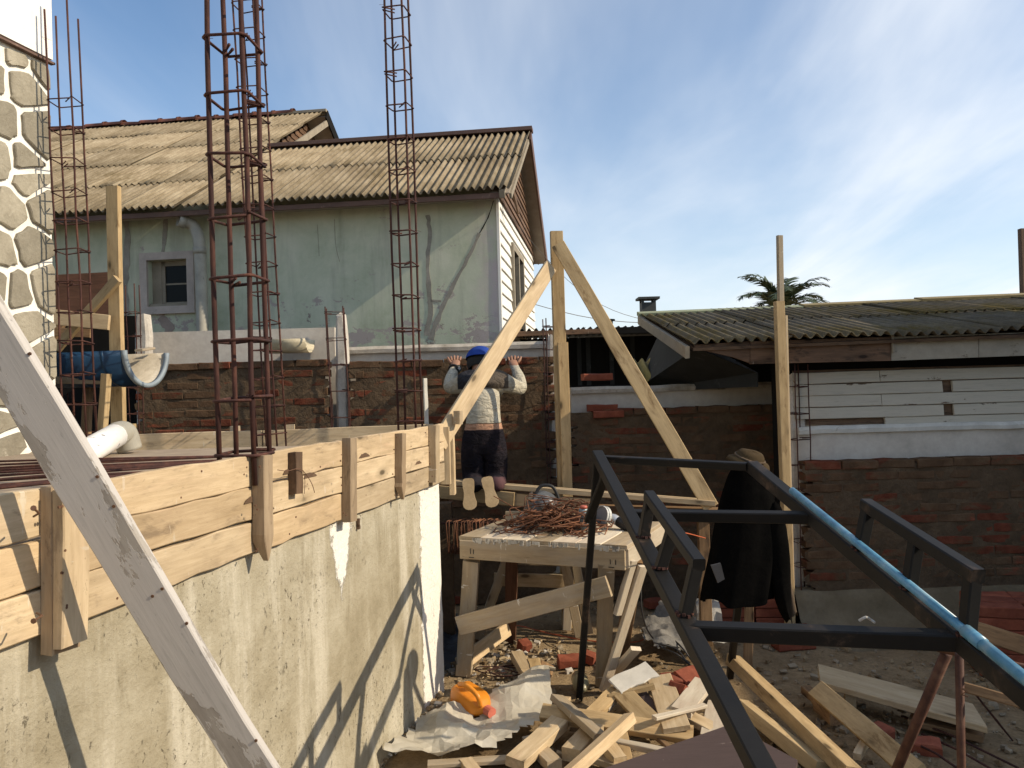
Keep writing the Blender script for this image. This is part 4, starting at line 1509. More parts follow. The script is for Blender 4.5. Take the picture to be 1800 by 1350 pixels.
# dark side panel below the near verge, behind the coping
mb = MB()
mb.quadprism([at(1168, 566, 7.2), at(1224, 612, 5.4), at(1330, 655, 5.5), at(1330, 680, 5.5), at(1110, 690, 7.2)], (.02, .03, 0))
mb.build('side_panel', DARKGREY, rh)
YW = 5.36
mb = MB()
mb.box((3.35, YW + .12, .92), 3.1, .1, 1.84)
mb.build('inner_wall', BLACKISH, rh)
zt_ = Zp(1600, 650, YW)
ph = .0785
rows_ = [[(1396, 1546), (1547, 2000)], [(1396, 1656), (1674, 2000)], [(1396, 1548), (1549, 2000)], [(1396, 1657), (1675, 2000)], [(1396, 1552), (1554, 2000)]]
for r, row in enumerate(rows_):
    for k, (p0, p1) in enumerate(row):
        zc = zt_ - ph * (r + .5)
        mt = OLDWHITE
        yy = YW
        if r == 4 and k == 0:
            mt = PINE_GREY
            yy = YW + .03
        plank('wall_board', (X(p0, 700, YW), yy, zc + random.uniform(-.002, .002)), (X(p1, 700, YW), yy, zc + .02 * (p1 - p0) / 600 * 0 + random.uniform(-.003, .003)), ph - .003, .02, HE * 0 + V((0, .12, 1)), mt, rh)
plank('back_board', (1.9, YW + .03, zt_ - ph * 2.6), (4.4, YW + .03, zt_ - ph * 2.6), ph * 5.6, .02, (0, 0, 1), DARKWOOD, rh)
zl = Zp(1600, 757, YW)
wallbox('rendered_wall', 'white rendered wall with a rounded ledge under the white boards at right', X(1404, 750, YW - .05), 4.6, YW - .03, .3, zl, .1, DIRTYWHITE, coping=(.048, .022), cm=plain('white_ledge', (.6, .58, .52), .85, spots=(.32, .28, .22)))

# palm beyond the roof
pc = at(1374, 549, 42)
pt = thing('palm_tree', 'palm crown with arching fronds showing above the mossy roof', 'palm tree', (pc.x, pc.y, 0))
mb = MB()
mb.tube([(pc.x, pc.y, 0), (pc.x + .1, pc.y, 2.5), (pc.x, pc.y, pc.z)], [.35, .28, .3], 10)
mb.build('trunk', PTRUNK, pt, smooth=True)
rp = random.Random(12)
for k in range(19):
    az = 2 * math.pi * k / 19 + rp.uniform(-.15, .15)
    el = rp.uniform(.35, 1.35)
    L = rp.uniform(2.6, 3.5)
    d = V((math.cos(az), math.sin(az), 0))
    pts = []
    n = 9
    for i in range(n):
        t = i / (n - 1)
        a = el - t * t * rp.uniform(1.2, 1.5)
        if i == 0:
            p = V((pc.x, pc.y, pc.z))
        else:
            p = pts[-1] + (d * math.cos(a) + V((0, 0, math.sin(a)))) * (L / (n - 1))
        pts.append(p)
    mb = MB()
    mb.tube(pts, [.03 * (1 - .8 * i / (n - 1)) for i in range(n)], 4)
    side = d.cross(V((0, 0, 1)))
    ns = 34
    for i in range(2, ns):
        t = i / ns * (n - 1)
        i0 = min(int(t), n - 2)
        p = pts[i0].lerp(pts[i0 + 1], t - i0)
        tg = (pts[i0 + 1] - pts[i0]).normalized()
        ll = .8 * math.sin(math.pi * (.12 + .84 * i / ns)) ** .7
        for s_ in (-1, 1):
            dd = (side * s_ * .8 + tg * .75 + V((0, 0, .12 - .35 * rp.random()))).normalized()
            wv = tg * .055
            e = p + dd * ll + V((0, 0, -.12 * ll))
            mid = p + dd * ll * .5
            mb.add([p - wv, p + wv, mid + wv * .9, e, mid - wv * .9], [(0, 1, 2, 4), (4, 2, 3)])
    mb.build('frond', PLEAF, pt, fixn=False)

# dark building panel and trestle at the left behind the trough
mb = MB()
p0, p1 = at(60, 485, 6.35), at(192, 478, 6.35)
mb.quadprism([p0, p1, at(192, 562, 6.35), at(60, 562, 6.35)], (0, .04, 0))
centred(mb, 'wall_panel', REDWOOD, None, label='dark red boarded panel on the green house behind the left trestle', cat='panel')
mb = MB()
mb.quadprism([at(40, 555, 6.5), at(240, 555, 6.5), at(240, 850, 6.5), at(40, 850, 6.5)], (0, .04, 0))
centred(mb, 'dark_opening_sheet', BLACKISH, None, label='black sheet standing in for the dark opening under the left trestle', cat='panel')  # black sheet put in for the shade inside the opening
tr = thing('timber_trestle', 'yellow pine trestle frame carrying the blue half drum', 'trestle', at(205, 760, 5.3))
plank('post', at(199, 328, 5.3), at(210, 800, 5.3), .085, .045, (1, -.1, 0), PINE_YEL, tr)
plank('rail', at(20, 550, 5.24), at(192, 567, 5.24), .10, .03, (0, 0, 1), PINE, tr)
plank('brace', at(100, 612, 5.34), at(207, 490, 5.25), .062, .035, (0, .0, 1), PINE_YEL, tr)
plank('brace', at(110, 560, 5.6), at(60, 640, 5.6), .08, .035, (1, 0, 0), PINE_BROWN, tr)
plank('rail', at(60, 582, 5.5), at(160, 586, 5.5), .06, .03, (0, 0, 1), PINE_BROWN, tr)
plank('shelf', at(60, 668, 4.95), at(200, 669, 4.95), .045, .25, (0, 0, 1), PINE_GREY, tr)
plank('prop', at(187, 657, 4.72), at(178, 790, 4.72), .048, .04, (1, -.3, 0), PINE_YEL, tr)
plank('prop', at(155, 680, 5.0), at(150, 790, 5.0), .05, .04, (1, 0, 0), PINE_BROWN, tr)
plank('prop', at(231, 745, 5.0), at(233, 800, 5.0), .045, .04, (1, 0, 0), PINE_YEL, tr)
# blue half drum
axd = V((.985, -.17, 0)).normalized()
mc = at(257, 618, 4.9)
sd = V((-axd.y, axd.x, 0))
dr = thing('half_drum', 'blue plastic drum cut lengthwise, smeared with mortar, lying on the trestle', 'drum', mc - V((0, 0, .21)))
def halfpipe(c0, c1, r0, r1, n=18):
    mb = MB()
    for q in (c0, c1):
        for rr in (r0, r1):
            for k in range(n + 1):
                t = math.pi * k / n
                mb.v.append(tuple(q + sd * rr * math.cos(t) - V((0, 0, 1)) * rr * math.sin(t)))
    w_ = n + 1
    for k in range(n):
        for (p, q) in ((0, 2), (1, 3)):
            mb.f.append((p * w_ + k, p * w_ + k + 1, q * w_ + k + 1, q * w_ + k))
            mb.m.append(0 if p == 0 else 1)
        for (p, q) in ((0, 1), (2, 3)):
            mb.f.append((p * w_ + k, p * w_ + k + 1, q * w_ + k + 1, q * w_ + k))
            mb.m.append(2)
    for k in (0, n):
        mb.f.append((k, w_ + k, 3 * w_ + k, 2 * w_ + k))
        mb.m.append(2)
    return mb
halfpipe(mc, mc - axd * 1.3, .21, .2).build('shell', [BLUEDRUM, MORTARED, RIMPL], dr, smooth=True)
halfpipe(mc + axd * .012, mc - axd * .012, .222, .196).build('rim', RIMPL, dr, smooth=True)
for d in (.14, .34, .6):
    halfpipe(mc - axd * d, mc - axd * (d + .02), .2145, .205).build('rib', BLUEDRUM, dr, smooth=True)
plank('wood_scrap', mc + sd * .02 + V((-.06, 0, .01)), mc + sd * .2 + V((-.09, 0, .03)), .05, .015, (1, 0, 0), PINE_GREY, None, label='short scrap of board lying across the mouth of the blue half drum', cat='wood scrap')
# white pipe
wp = thing('white_pipe', 'white painted pipe with a grey elbow lying on the formwork beside the trestle', 'pipe', at(180, 770, 4.0))
mb = MB()
A, B = at(105, 822, 3.55), at(206, 764, 4.1)
mb.tube([A, B], .062, 16)
mb.build('tube', WHITEPIPE, wp, smooth=True)
mb = MB()
C_ = at(228, 790, 4.2)
mb.tube(spline([B - (B - A).normalized() * .02, B + (B - A).normalized() * .03, at(220, 764, 4.18), C_], 5), .0625, 16)
mb.build('elbow', PVCGREY, wp, smooth=True)

# painted plank leaning in the foreground
pa, pb = at(44, 683, 1.56), at(446, 1350, 1.84)
dv = (pb - pa).normalized()
pa2, pb2 = pa - dv * .32, pb + dv * ((0 - pb.z) / dv.z)
plank('leaning_plank', pa2, pb2, .094, .028, V((1, -.02, .45)), WHITEPLANK, None, jit=.003, ch=.003, n=14, label='weathered plank with peeling white paint slanting across the left foreground', cat='plank')
lpo = bpy.data.objects['leaning_plank']
for (px, py) in ((52, 622), (171, 838), (200, 890), (268, 1048), (328, 1096), (285, 1035), (450, 1302)):
    lM = MW['leaning_plank']
    n_l = V((lM[0][2], lM[1][2], lM[2][2]))
    if n_l.y > 0:
        n_l = -n_l
    p = onpl(px, py, V((lM[0][3], lM[1][3], lM[2][3])) + n_l * .0145, n_l)
    mb = MB()
    mb.tube([p - n_l * .002, p + n_l * .0012], .0035, 8)
    centred(mb, 'nail_head', NAILM, lpo)
# ------------------------------------------------------------------ timber posts and braces
def down(A, B, z=0.0):
    """line A->B carried on to height z"""
    A, B = V(A), V(B)
    d = B - A
    return A + d * ((z - A.z) / d.z)
def pn(name, A, B, wd, th, normal, m, parent=None, **k):
    d = (V(B) - V(A)).normalized()
    return plank(name, A, B, wd, th, V(normal).cross(d), m, parent, **k)
tp = thing('timber_post', 'thick upright timber post with a second board nailed to its lower half', 'post', down(at(978, 407, 5.5), at(992, 853, 5.5)))
A, B = at(978, 407, 5.5), down(at(978, 407, 5.5), at(991, 853, 5.5))
pn('main_board', A, B, .086, .05, (.1, -1, 0), PINE_YEL, tp)
A2, B2 = at(989, 602, 5.45), down(at(989, 602, 5.45), at(997, 853, 5.45))
pn('lower_board', A2, B2, .07, .035, (.1, -1, 0), PINE_YEL, tp)
pn('left_brace', at(968, 468, 5.44), at(771, 781, 4.42), .10, .028, (.75, -.62, .35), PINE, None, label='bright pine board slanting down from the post to the formwork, in front of the man', cat='brace', jit=.002)
pn('left_brace_cleat', at(806, 722, 4.52) + V((.0, -.03, 0)), at(806, 745, 4.52) + V((.0, -.03, 0)), .03, .05, (.8, -.6, 0), PINE_GREY, None, label='small wooden cleat nailed on the bright slanting board', cat='cleat')
bpy.data.objects['left_brace'].name = 'pine_brace'
bpy.data.objects['left_brace_cleat'].name = 'cleat'
pn('pine_brace', at(981, 430, 5.43), at(1250, 892, 4.85), .095, .032, (-.1, -1, .1), PINE_YEL, None, label='yellow stained board slanting right from the post to the scaffold planks', cat='brace', jit=.003)
lp = thing('tall_lath_post', 'tall slim pine post of two laths in front of the gap in the right wall', 'post', at(1388, 1090, 5.1))
pn('upper_lath', at(1370, 414, 5.08), at(1377, 760, 5.08), .036, .03, (.2, -1, 0), PINE_GREY, lp)
A = at(1369, 530, 5.03)
B = down(A, at(1388, 1090, 5.03), .0)
pn('lower_lath', A, B, .056, .045, (.15, -1, 0), PINE_YEL, lp)
pn('lit_edge_strip', at(1379, 555, 5.04), down(at(1379, 555, 5.04), at(1393, 1090, 5.04), .0), .016, .05, (.15, -1, 0), PINE, lp)  # paler wood here stands in for the sunlit right edge of the post
pn('timber_stub', at(1803, 402, 7.9), at(1819, 935, 7.9), .13, .06, (0, -1, 0), DARKWOOD, None, label='dark post end cut by the right edge of the picture above the roof', cat='post')
# stake at the brick stack
pn('stake', at(1318, 1030, 4.62), down(at(1318, 1030, 4.62), at(1314, 1180, 4.62)), .05, .035, (-.2, -1, 0), PINE_BROWN, None, label='brown wooden stake standing in front of the brick stack under the jacket', cat='stake')
# white curved strip near the slim cage
pn('white_strip', at(747, 665, 4.75), at(750, 752, 4.75), .026, .012, (.6, -.8, 0), FIBRE, None, label='pale upright strip of wood beside the cage at the far formwork corner', cat='strip')

# wires
mb = MB()
a, b = at(876, 352, 7.4), at(1132, 562, 9.2)
mb.tube([a.lerp(b, t / 12) - V((0, 0, .25 * math.sin(math.pi * t / 12))) for t in range(13)], .003, 4)
centred(mb, 'cable', WIREM, None, label='thin cable hanging from the house corner towards the chimney', cat='cable')
mb = MB()
a, b = at(930, 532, 14), at(1160, 568, 14)
mb.tube([a.lerp(b, t / 8) - V((0, 0, .1 * math.sin(math.pi * t / 8))) for t in range(9)], .006, 4)
centred(mb, 'overhead_wire', WIREM, None, label='faint overhead wire low in the sky behind the timber post', cat='cable')

# ------------------------------------------------------------------ scaffold planks
SZ = 1.02
pn('scaffold_plank', at(752, 844, 5.42), at(1258, 884, 4.92), .22, .032, (0, .1, 1), PINE, None, label='long thin plank the man kneels on, top one of the scaffold', cat='plank', jit=.002)
pn('scaffold_beam', at(758, 863, 5.30), at(905, 877, 5.15), .085, .05, (0, -1, .05), PINE_YEL, None, label='beam under the scaffold plank, left piece below the shoes', cat='beam')
pn('scaffold_beam', at(880, 876, 5.22), at(1038, 888, 5.06), .085, .05, (0, -1, .05), PINE, None, label='beam under the scaffold plank, right piece behind the rusty stirrups', cat='beam')
pn('scaffold_plank', at(1040, 896, 5.2), at(1262, 902, 5.0), .12, .03, (0, -.3, 1), PINE_BROWN, None, label='dark board under the right end of the scaffold plank', cat='plank')
def trestle(label, pxa, pxb, py, Y, m):
    t = thing('sawhorse', label, 'sawhorse', at((pxa + pxb) / 2, py, Y))
    return t
sh_ = thing('sawhorse', 'rough timber sawhorse standing in the shade behind the table', 'sawhorse', gz(960, 1060, 0))
Yh = 5.3
pn('rail', at(868, 1018, Yh), at(1000, 1022, Yh), .085, .03, (0, -1, 0), PINE, sh_)
pn('rail', at(880, 983, Yh + .06), at(1062, 990, Yh + .06), .06, .03, (0, -1, 0), PINE_GREY, sh_)
for (p0, p1, yy) in (((988, 968), (1012, 1085), Yh - .05), ((1003, 968), (1000, 1030), Yh + .1), ((890, 985), (862, 1062), Yh - .05), ((1012, 990), (1022, 1045), Yh)):
    a = at(*p0, yy)
    pn('leg', a, down(a, at(*p1, yy), .0), .06, .03, (0, -1, 0), PALE if p0[0] == 1003 else PINE_GREY, sh_)
# props carrying the scaffold, in the shade
for (px, Y) in ((780, 5.4), (1235, 5.0)):
    a = at(px, 872 if px < 900 else 895, Y)
    pn('prop', a, V((a.x, a.y, 0)), .07, .05, (0, -1, 0), PINE_BROWN, None, label='brown prop under the %s end of the scaffold plank' % ('left' if px < 900 else 'right'), cat='prop')

# ------------------------------------------------------------------ work table
tb = thing('work_table', 'rough timber work table with mortar splashed top and a diagonal brace', 'table', gz(950, 1190, 0))
TZ_ = .815
fl, fr = at(812, 948, 4.47), at(1100, 966, 4.08)
fl.z = fr.z = TZ_
fx = (fr - fl).normalized()
fy = V((-fx.y, fx.x, 0))
D_ = .78
for i in range(7):
    w_ = (fr - fl).length + .03
    t0 = i / 7 * w_ - .015
    a = fl + fx * (t0 + w_ / 14)
    plank('top_board', a - fy * (.015 + random.uniform(-.012, .012)), a + fy * (D_ + random.uniform(-.02, .03)), w_ / 7 - .004, .024, fx, PALE if i % 3 else PINE_GREY, tb, jit=.003)
pn('front_apron', fl - fx * .0 + V((0, 0, -.06)) - fy * .015, fr + V((0, 0, -.06)) - fy * .015, .105, .026, -fy, PINE_GREY, tb)
pn('side_apron', fr + V((0, 0, -.06)), fr + fy * D_ + V((0, 0, -.06)), .10, .026, fx, PALE, tb)
pn('side_apron', fl + V((0, 0, -.06)) + fx * .013, fl + fy * D_ + V((0, 0, -.06)) + fx * .013, .10, .026, fx, PINE_GREY, tb)
# drips of set mortar on the front edge
mb = MB()
for i in range(80):
    t = random.uniform(.08, .97)
    p = fl + fx * ((fr - fl).length * t) - fy * .030
    h_ = random.uniform(.008, .03)
    p.z = TZ_ + .008
    R = Matrix((fx, fy, V((0, 0, 1)))).transposed()
    mb.box(p - V((0, 0, h_ / 2)), random.uniform(.004, .02), .004, h_, R)
mb.build('mortar_drips', plain('set_mortar', (.5, .47, .41), .95), tb, kind='stuff')
mb = MB()
for (t, z0, l, v) in ((.07, .05, .03, 1), (.06, .1, .03, 0), (.09, .055, .025, 1), (.92, .06, .025, 1), (.95, .06, .025, 1), (.91, .10, .03, 0)):
    p = fl + fx * ((fr - fl).length * t) - fy * .0295 - V((0, 0, z0))
    e = V((0, 0, -l)) if v else fx * l
    mb.tube([p, p + e], .0022, 5)
mb.build('bent_nails', TOOLBLACK, tb)
def leg(top, foot, wd, th, m, n=(-.1, -1, 0), name='leg'):
    return pn(name, top, foot, wd, th, n, m, tb)
q1 = gz(806, 1186, 0)
leg(at(829, 985, 4.48), q1 + V((.03, 0, 0)), .09, .05, PINE_GREY)
q2 = gz(1060, 1203, 0)
leg(at(1066, 990, 4.12), q2, .085, .05, PINE_GREY)
q3 = gz(897, 1128, .0)
leg(at(900, 975, 5.0), q3, .075, .05, REDWOOD)
q4 = gz(1092, 1150, 0)
leg(at(1118, 985, 4.7), q4, .085, .05, PINE_BROWN)
pn('cross_brace', at(806, 1100, 4.42), at(1070, 1030, 4.06), .105, .026, -fy, PINE_GREY, tb)
pn('low_rail', gz(806, 1170, .06), gz(893, 1105, .10), .09, .028, (1, 0, .2), PINE, tb)
pn('side_brace', at(1113, 985, 4.12), at(1085, 1080, 4.15), .05, .026, (.7, -.7, .1), PALE, tb)

# leaning laths at the right of the table
def leanpiece(label, pt_, foot, wd, th, n, m, name='wood_offcut', cat='wood offcut', **k):
    return pn(name, pt_, foot, wd, th, n, m, None, label=label, cat=cat, **k)
leanpiece('long pale lath leaning on the right side of the table', at(1130, 995, 4.15), gz(1062, 1212, .01), .055, .025, (.5, -.85, .1), PALE, name='leaning_lath', cat='lath')
leanpiece('shorter lath leaning just right of the long pale one', at(1118, 1140, 4.2), gz(1068, 1196, .02), .06, .025, (.4, -.85, .3), PALE, name='leaning_lath', cat='lath')

# stirrups on the table and hung to its left
def stirrup_mesh(w_, h_, r, hook, seed):
    rnd = random.Random(seed)
    mb = MB()
    c = .012
    P = [V((-w_ / 2 + .04, -h_ / 2 + .045, .006)), V((-w_ / 2, -h_ / 2 + .003, .003))]
    o = [(-1, -1), (1, -1), (1, 1), (-1, 1), (-1, -1)]
    for q in range(1, 5):
        a, b = V((o[q - 1][0] * w_ / 2, o[q - 1][1] * h_ / 2, 0)), V((o[q][0] * w_ / 2, o[q][1] * h_ / 2, 0))
        d = (b - a).normalized()
        P.append(b - d * c + V((0, 0, rnd.uniform(-.01, .01))))
        if q < 4:
            e = (V((o[q + 1][0] * w_ / 2, o[q + 1][1] * h_ / 2, 0)) - b).normalized()
            P.append(b + e * c + V((0, 0, rnd.uniform(-.01, .01))))
    P.append(V((-w_ / 2 + .05, -h_ / 2 + .05, -.005)))
    mb.tube(P, r, 5)
    return mb.mesh('stirrup', RUSTB, True)
RUSTB = mnoise('warm_rust', [(.25, (.055, .024, .014)), (.5, (.15, .062, .031)), (.75, (.26, .12, .06))], scale=24, bump=.4, bscale=160, bdist=.002, rough=.8, vary=(.6, 1.25))
SMs = [stirrup_mesh(random.uniform(.17, .30), random.uniform(.10, .16), .0034, True, i) for i in range(8)]
pile = thing('stirrup_pile', 'tangled heap of rusty wire stirrups on the work table', 'rebar', at(980, 925, 4.75))
pcn = fl + fx * (.5 * (fr - fl).length) + fy * .34
pcn.z = TZ_ + .015
for i in range(78):
    t = random.random()
    rx_, ry_ = random.gauss(-.02, .15), random.gauss(0, .12)
    rx_ = max(-.30, min(.33, rx_))
    ry_ = max(-.25, min(.28, ry_))
    hmax = .16 * math.exp(-((rx_ + .03) / .18) ** 2 - (ry_ / .22) ** 2)
    p = pcn + fx * rx_ + fy * ry_ + V((0, 0, hmax * random.random() + .01))
    tl = .35 + .5 * (hmax / .16)
    R = Matrix.Rotation(random.uniform(0, 6.28), 4, 'Z') @ Matrix.Rotation(random.gauss(0, tl * .6), 4, 'X') @ Matrix.Rotation(random.gauss(0, tl * .3), 4, 'Y')
    ob('stirrup', SMs[i % 8], Matrix.Translation(p) @ R, pile)
mb = MB()
for (q0, q1_, q2_) in (((868, 872), (905, 893), (935, 912)), ((930, 868), (990, 880), (1030, 905))):
    mb.tube(spline([at(*q0, 4.85), at(*q1_, 4.75), at(*q2_, 4.7)], 6), .003, 5)
mb.build('loose_wire', RUSTB, pile)
rk = thing('stirrup_row', 'row of rusty stirrups hung side by side on a bar left of the table', 'rebar', at(828, 915, 5.05))
SM2 = [stirrup_mesh(.13, .20, .0036, True, 60 + i) for i in range(3)]
for i in range(17):
    p = at(794 + i * 4.9, 942 + random.uniform(-1, 1), 5.06)
    R = Matrix.Rotation(math.pi / 2, 4, 'X')
    R = Matrix.Rotation(random.uniform(1.05, 1.3), 4, 'Z') @ R
    ob('stirrup', SM2[i % 3], Matrix.Translation(p) @ R, rk)
mb = MB()
mb.tube([at(776, 920, 5.06), at(905, 918, 5.0)], .006, 6)
mb.build('bar', RUST, rk, smooth=True)
sup = at(900, 918, 5.0)
# supports for that bar: it rests on the table edge and a brick pier in the shade
mb = MB()
mb.box((at(782, 960, 5.12).x, 5.14, .46), .1, .1, .92)
centred(mb, 'pier', MORTAR, None, label='dark brick pier in the shade behind the white wall end', cat='pier')

# angle grinder
gr = thing('angle_grinder', 'angle grinder with a pale guard and black body lying on the table', 'angle grinder', at(1070, 920, 4.55))
gc = at(1062, 907, 4.55)
gn = V((-.75, -.6, .25)).normalized()
ga = gn.cross(V((0, 0, 1))).normalized()
gb = ga.cross(gn)
mb = MB()
arc = [gc + (ga * math.cos(t) + gb * math.sin(t)) * .056 for t in [math.radians(-35 + 250 * k / 18) for k in range(19)]]
mb.quadprism(arc + [gc - gb * .012], -gn * .005)
arc_in = [gc + (p - gc) * .94 for p in arc]
for k in range(18):
    mb.quadprism([arc[k], arc[k + 1], arc_in[k + 1], arc_in[k]], gn * .03)
mb.build('guard', plain('guard_white_metal', (.6, .6, .57), .4, spec=.5), gr)
mb = MB()
mb.tube([gc + gn * .014, gc + gn * .018], .058, 20)
mb.build('disc', STEELGREY, gr)
bd = (at(1098, 925, 4.45) - gc).normalized()
mb = MB()
mb.tube([gc - gn * .02, gc - gn * .05 + bd * .03, gc - gn * .05 + bd * .075], [.022, .03, .026], 12)
mb.build('gear_head', ALU, gr, smooth=True)
mb = MB()
h0 = gc - gn * .05 + bd * .06
mb.tube([h0, h0 + bd * .05, h0 + bd * .12, h0 + bd * .2, h0 + bd * .215], [.03, .033, .028, .031, .02], 12)
mb.build('motor_body', TOOLBLACK, gr, smooth=True)
mb = MB()
mb.tube([h0 + bd * .1 + V((0, 0, -.02)), h0 + bd * .16 + V((0, 0, -.03))], .012, 8)
mb.build('switch', TOOLRED, gr, smooth=True)
# can with a pinkish lid
cn = thing('spray_can', 'small grey blue can with a red lid standing on the table', 'can', at(1030, 930, 4.55))
cb = at(1027, 934, 4.52)
cb.z = TZ_ + .014
mb = MB()
mb.tube([cb, cb + V((0, 0, .004)), cb + V((0, 0, .115)), cb + V((0, 0, .125))], [.022, .025, .025, .02], 16)
mb.build('body', plain('can_paint', (.2, .25, .27), .4, metal=.3), cn, smooth=True)
mb = MB()
mb.tube([cb + V((0, 0, .124)), cb + V((0, 0, .137)), cb + V((0, 0, .14))], [.021, .021, .018], 16)
mb.build('lid', REDCAP, cn, smooth=True)
# circular saw standing behind the stirrups
sc_ = thing('circular_saw', 'worn grey circular saw behind the rusty stirrups', 'circular saw', at(955, 885, 5.0))
s0 = at(958, 888, 4.95)
mb = MB()
sd1, sd2 = V((.95, .2, 0)), V((0, 0, 1))
pts = [s0 + sd1 * (.085 * math.cos(t)) + sd2 * (.085 * math.sin(t)) for t in [math.pi * k / 12 for k in range(13)]] + [s0 - sd1 * .085 - sd2 * .05, s0 + sd1 * .085 - sd2 * .05]
mb.quadprism(pts, (-.02, .06, 0))
mb.build('blade_guard', STEELGREY, sc_)
mb = MB()
mb.tube([s0 + V((.0, -.002, .02)), s0 + V((.015, -.09, .02)), s0 + V((.02, -.12, .015))], [.045, .042, .03], 14)
mb.build('motor', plain('saw_motor', (.3, .29, .28), .45, metal=.3), sc_, smooth=True)
mb = MB()
mb.tube(spline([s0 + V((-.06, .02, .06)), s0 + V((-.02, .03, .115)), s0 + V((.05, .03, .11)), s0 + V((.085, .03, .04)), s0 + V((.08, .02, -.01))], 5), .011, 8)
mb.build('handle', TOOLBLACK, sc_, smooth=True)
mb = MB()
mb.quadprism([s0 + V((-.13, 0, -.03)), s0 + V((-.095, 0, .07)), s0 + V((-.075, 0, .085)), s0 + V((-.06, 0, -.04))], (.0, .05, 0))
mb.build('shoe', plain('saw_shoe', (.2, .165, .125), .5), sc_)
mb = MB()
mb.quadprism([s0 + V((-.16, -.05, -.065)), s0 + V((.14, -.05, -.065)), s0 + V((.14, .1, -.065)), s0 + V((-.16, .1, -.065))], (0, 0, .008))
mb.build('sole_plate', STEELGREY, sc_)
pn('saw_rest', at(890, 912, 5.0), at(1010, 916, 4.9), .1, .05, (0, -1, .1), PINE_GREY, None, label='offcut of board lying behind the stirrups on the table back edge', cat='wood offcut')

# ------------------------------------------------------------------ black steel frame
FR = thing('steel_frame', 'black welded square tube frame with two sloping rails, cross bars and raised handles', 'steel frame', gz(1150, 1300, 0))
LT, LB = at(1050, 800, 3.85), at(1338, 1352, 1.75)
RT_, RB = at(1322, 820, 3.42), at(1800, 1218, 1.86)
TW = .052
def tube4(name, A, B, w_, n, ext0=0, ext1=0, m=BLACKSTEEL, parent=FR):
    A, B = V(A), V(B)
    d = (B - A).normalized()
    return pn(name, A - d * ext0, B + d * ext1, w_, w_, n, m, parent, jit=.0006, ch=.004, n=3)
tube4('rail', LT, LB, .050, (.0, .2, 1), 0, .5)
tube4('rail', RT_, RB, .050, (.0, .2, 1), 0, .5)
def on_line(A, B, px):
    """point of the line A-B seen at pixel column px"""
    lo, hi = -.2, 1.3
    def col(t):
        p = A.lerp(B, t) - CAM
        return 900 + F * p.dot(RT) / p.dot(FW)
    for _ in range(50):
        m_ = (lo + hi) / 2
        if col(m_) < px:
            lo = m_
        else:
            hi = m_
    return A.lerp(B, lo)
def on_row(A, B, py):
    lo, hi = -.2, 1.3
    def row(t):
        p = A.lerp(B, t) - CAM
        return 675 - F * p.dot(UP) / p.dot(FW)
    for _ in range(50):
        m_ = (lo + hi) / 2
        if row(m_) < py:
            lo = m_
        else:
            hi = m_
    return A.lerp(B, lo)
tube4('cross_bar', LT + V((.03, .0, -.02)), RT_ + V((-.02, 0, -.0)), .034, (0, -.2, 1))
tube4('cross_bar', on_row(LT, LB, 905), on_line(RT_, RB, 1430), .040, (0, -.2, 1))
c3a, c3b = on_row(LT, LB, 1108), on_line(RT_, RB, 1690)
tube4('cross_bar', c3a, c3b, .046, (0, -.15, 1))
def handle(A, B, ups, tops, byrow):
    P, Q = [], []
    for u_, t_ in zip(ups, tops):
        b = on_row(A, B, u_) if byrow else on_line(A, B, u_)
        top = at(*t_, b.y)
        top.x = top.x * .5 + b.x * .5 + 0
        P.append(b)
        Q.append(at(*t_, b.y))
    for b, q in zip(P, Q):
        tube4('upright', b + V((0, 0, .02)), V((q.x, q.y, q.z)), .036, (.15, -1, 0))
    d = (Q[-1] - Q[0]).normalized()
    tube4('grip_bar', Q[0] - d * .02 + V((0, 0, .004)), Q[-1] + d * .022 + V((0, 0, .004)), .038, (0, .2, 1))
handle(LT, LB, (955, 1012, 1095), ((1143, 876), (1184, 925), (1225, 990)), True)
handle(RT_, RB, (1512, 1598, 1700), ((1527, 892), (1612, 943), (1710, 1010)), False)
l1 = gz(1018, 1230, 0)
tube4('leg', LT + V((.0, .0, -.01)), l1, .034, (0, -1, 0))
tube4('leg_stub', at(1068, 826, 3.75), at(1034, 915, 3.95), .04, (0, -1, 0))
l2 = gz(1283, 1190, 0)
tube4('leg', at(1322, 845, 3.6), l2, .034, (0, -1, 0))
welds = []
def weld(p, r=.03):
    mb = MB()
    n = 10
    for k in range(n):
        t = 2 * math.pi * k / n
        q = V(p) + V((math.cos(t) * r, math.sin(t) * r, random.uniform(-.003, .003)))
        mb.box(q, random.uniform(.008, .014), random.uniform(.008, .014), random.uniform(.005, .009), Matrix.Rotation(t, 3, 'Z'))
    centred(mb, 'weld_bead', RUST, FR)
for k, u_ in enumerate((955, 1012, 1095)):
    weld(on_row(LT, LB, u_) + V((0, 0, .027)), .021)
for u_ in (1512, 1598, 1700):
    weld(on_line(RT_, RB, u_) + V((0, 0, .027)), .021)
bp = on_line(RT_, RB, 1398) + V((0, 0, .046))
bq = on_line(RT_, RB, 1800) + V((0, 0, .046))
bp2 = on_line(RT_, RB, 1712) + V((0, 0, .046))
bdr = (bq - bp).normalized()
ps = thing('blue_pipe', 'long light blue plastic pipe lying along the right sloping rail', 'pipe', bp)
off = V((-.012, -.004, .0))
mb = MB()
mb.tube([bp + off, bp2 + off], .0135, 14)
mb.build('tube', BLUEPIPE, ps, smooth=True)
mb = MB()
mb.tube([bp2 + off - bdr * .015, bp2 + off + bdr * .05], .0175, 14)
mb.build('socket', BLUEPIPE, ps, smooth=True)
mb = MB()
mb.tube([bp2 + off + bdr * .05, bq + off + bdr * .5], .0155, 14)
mb.build('tube', BLUEPIPE, ps, smooth=True)
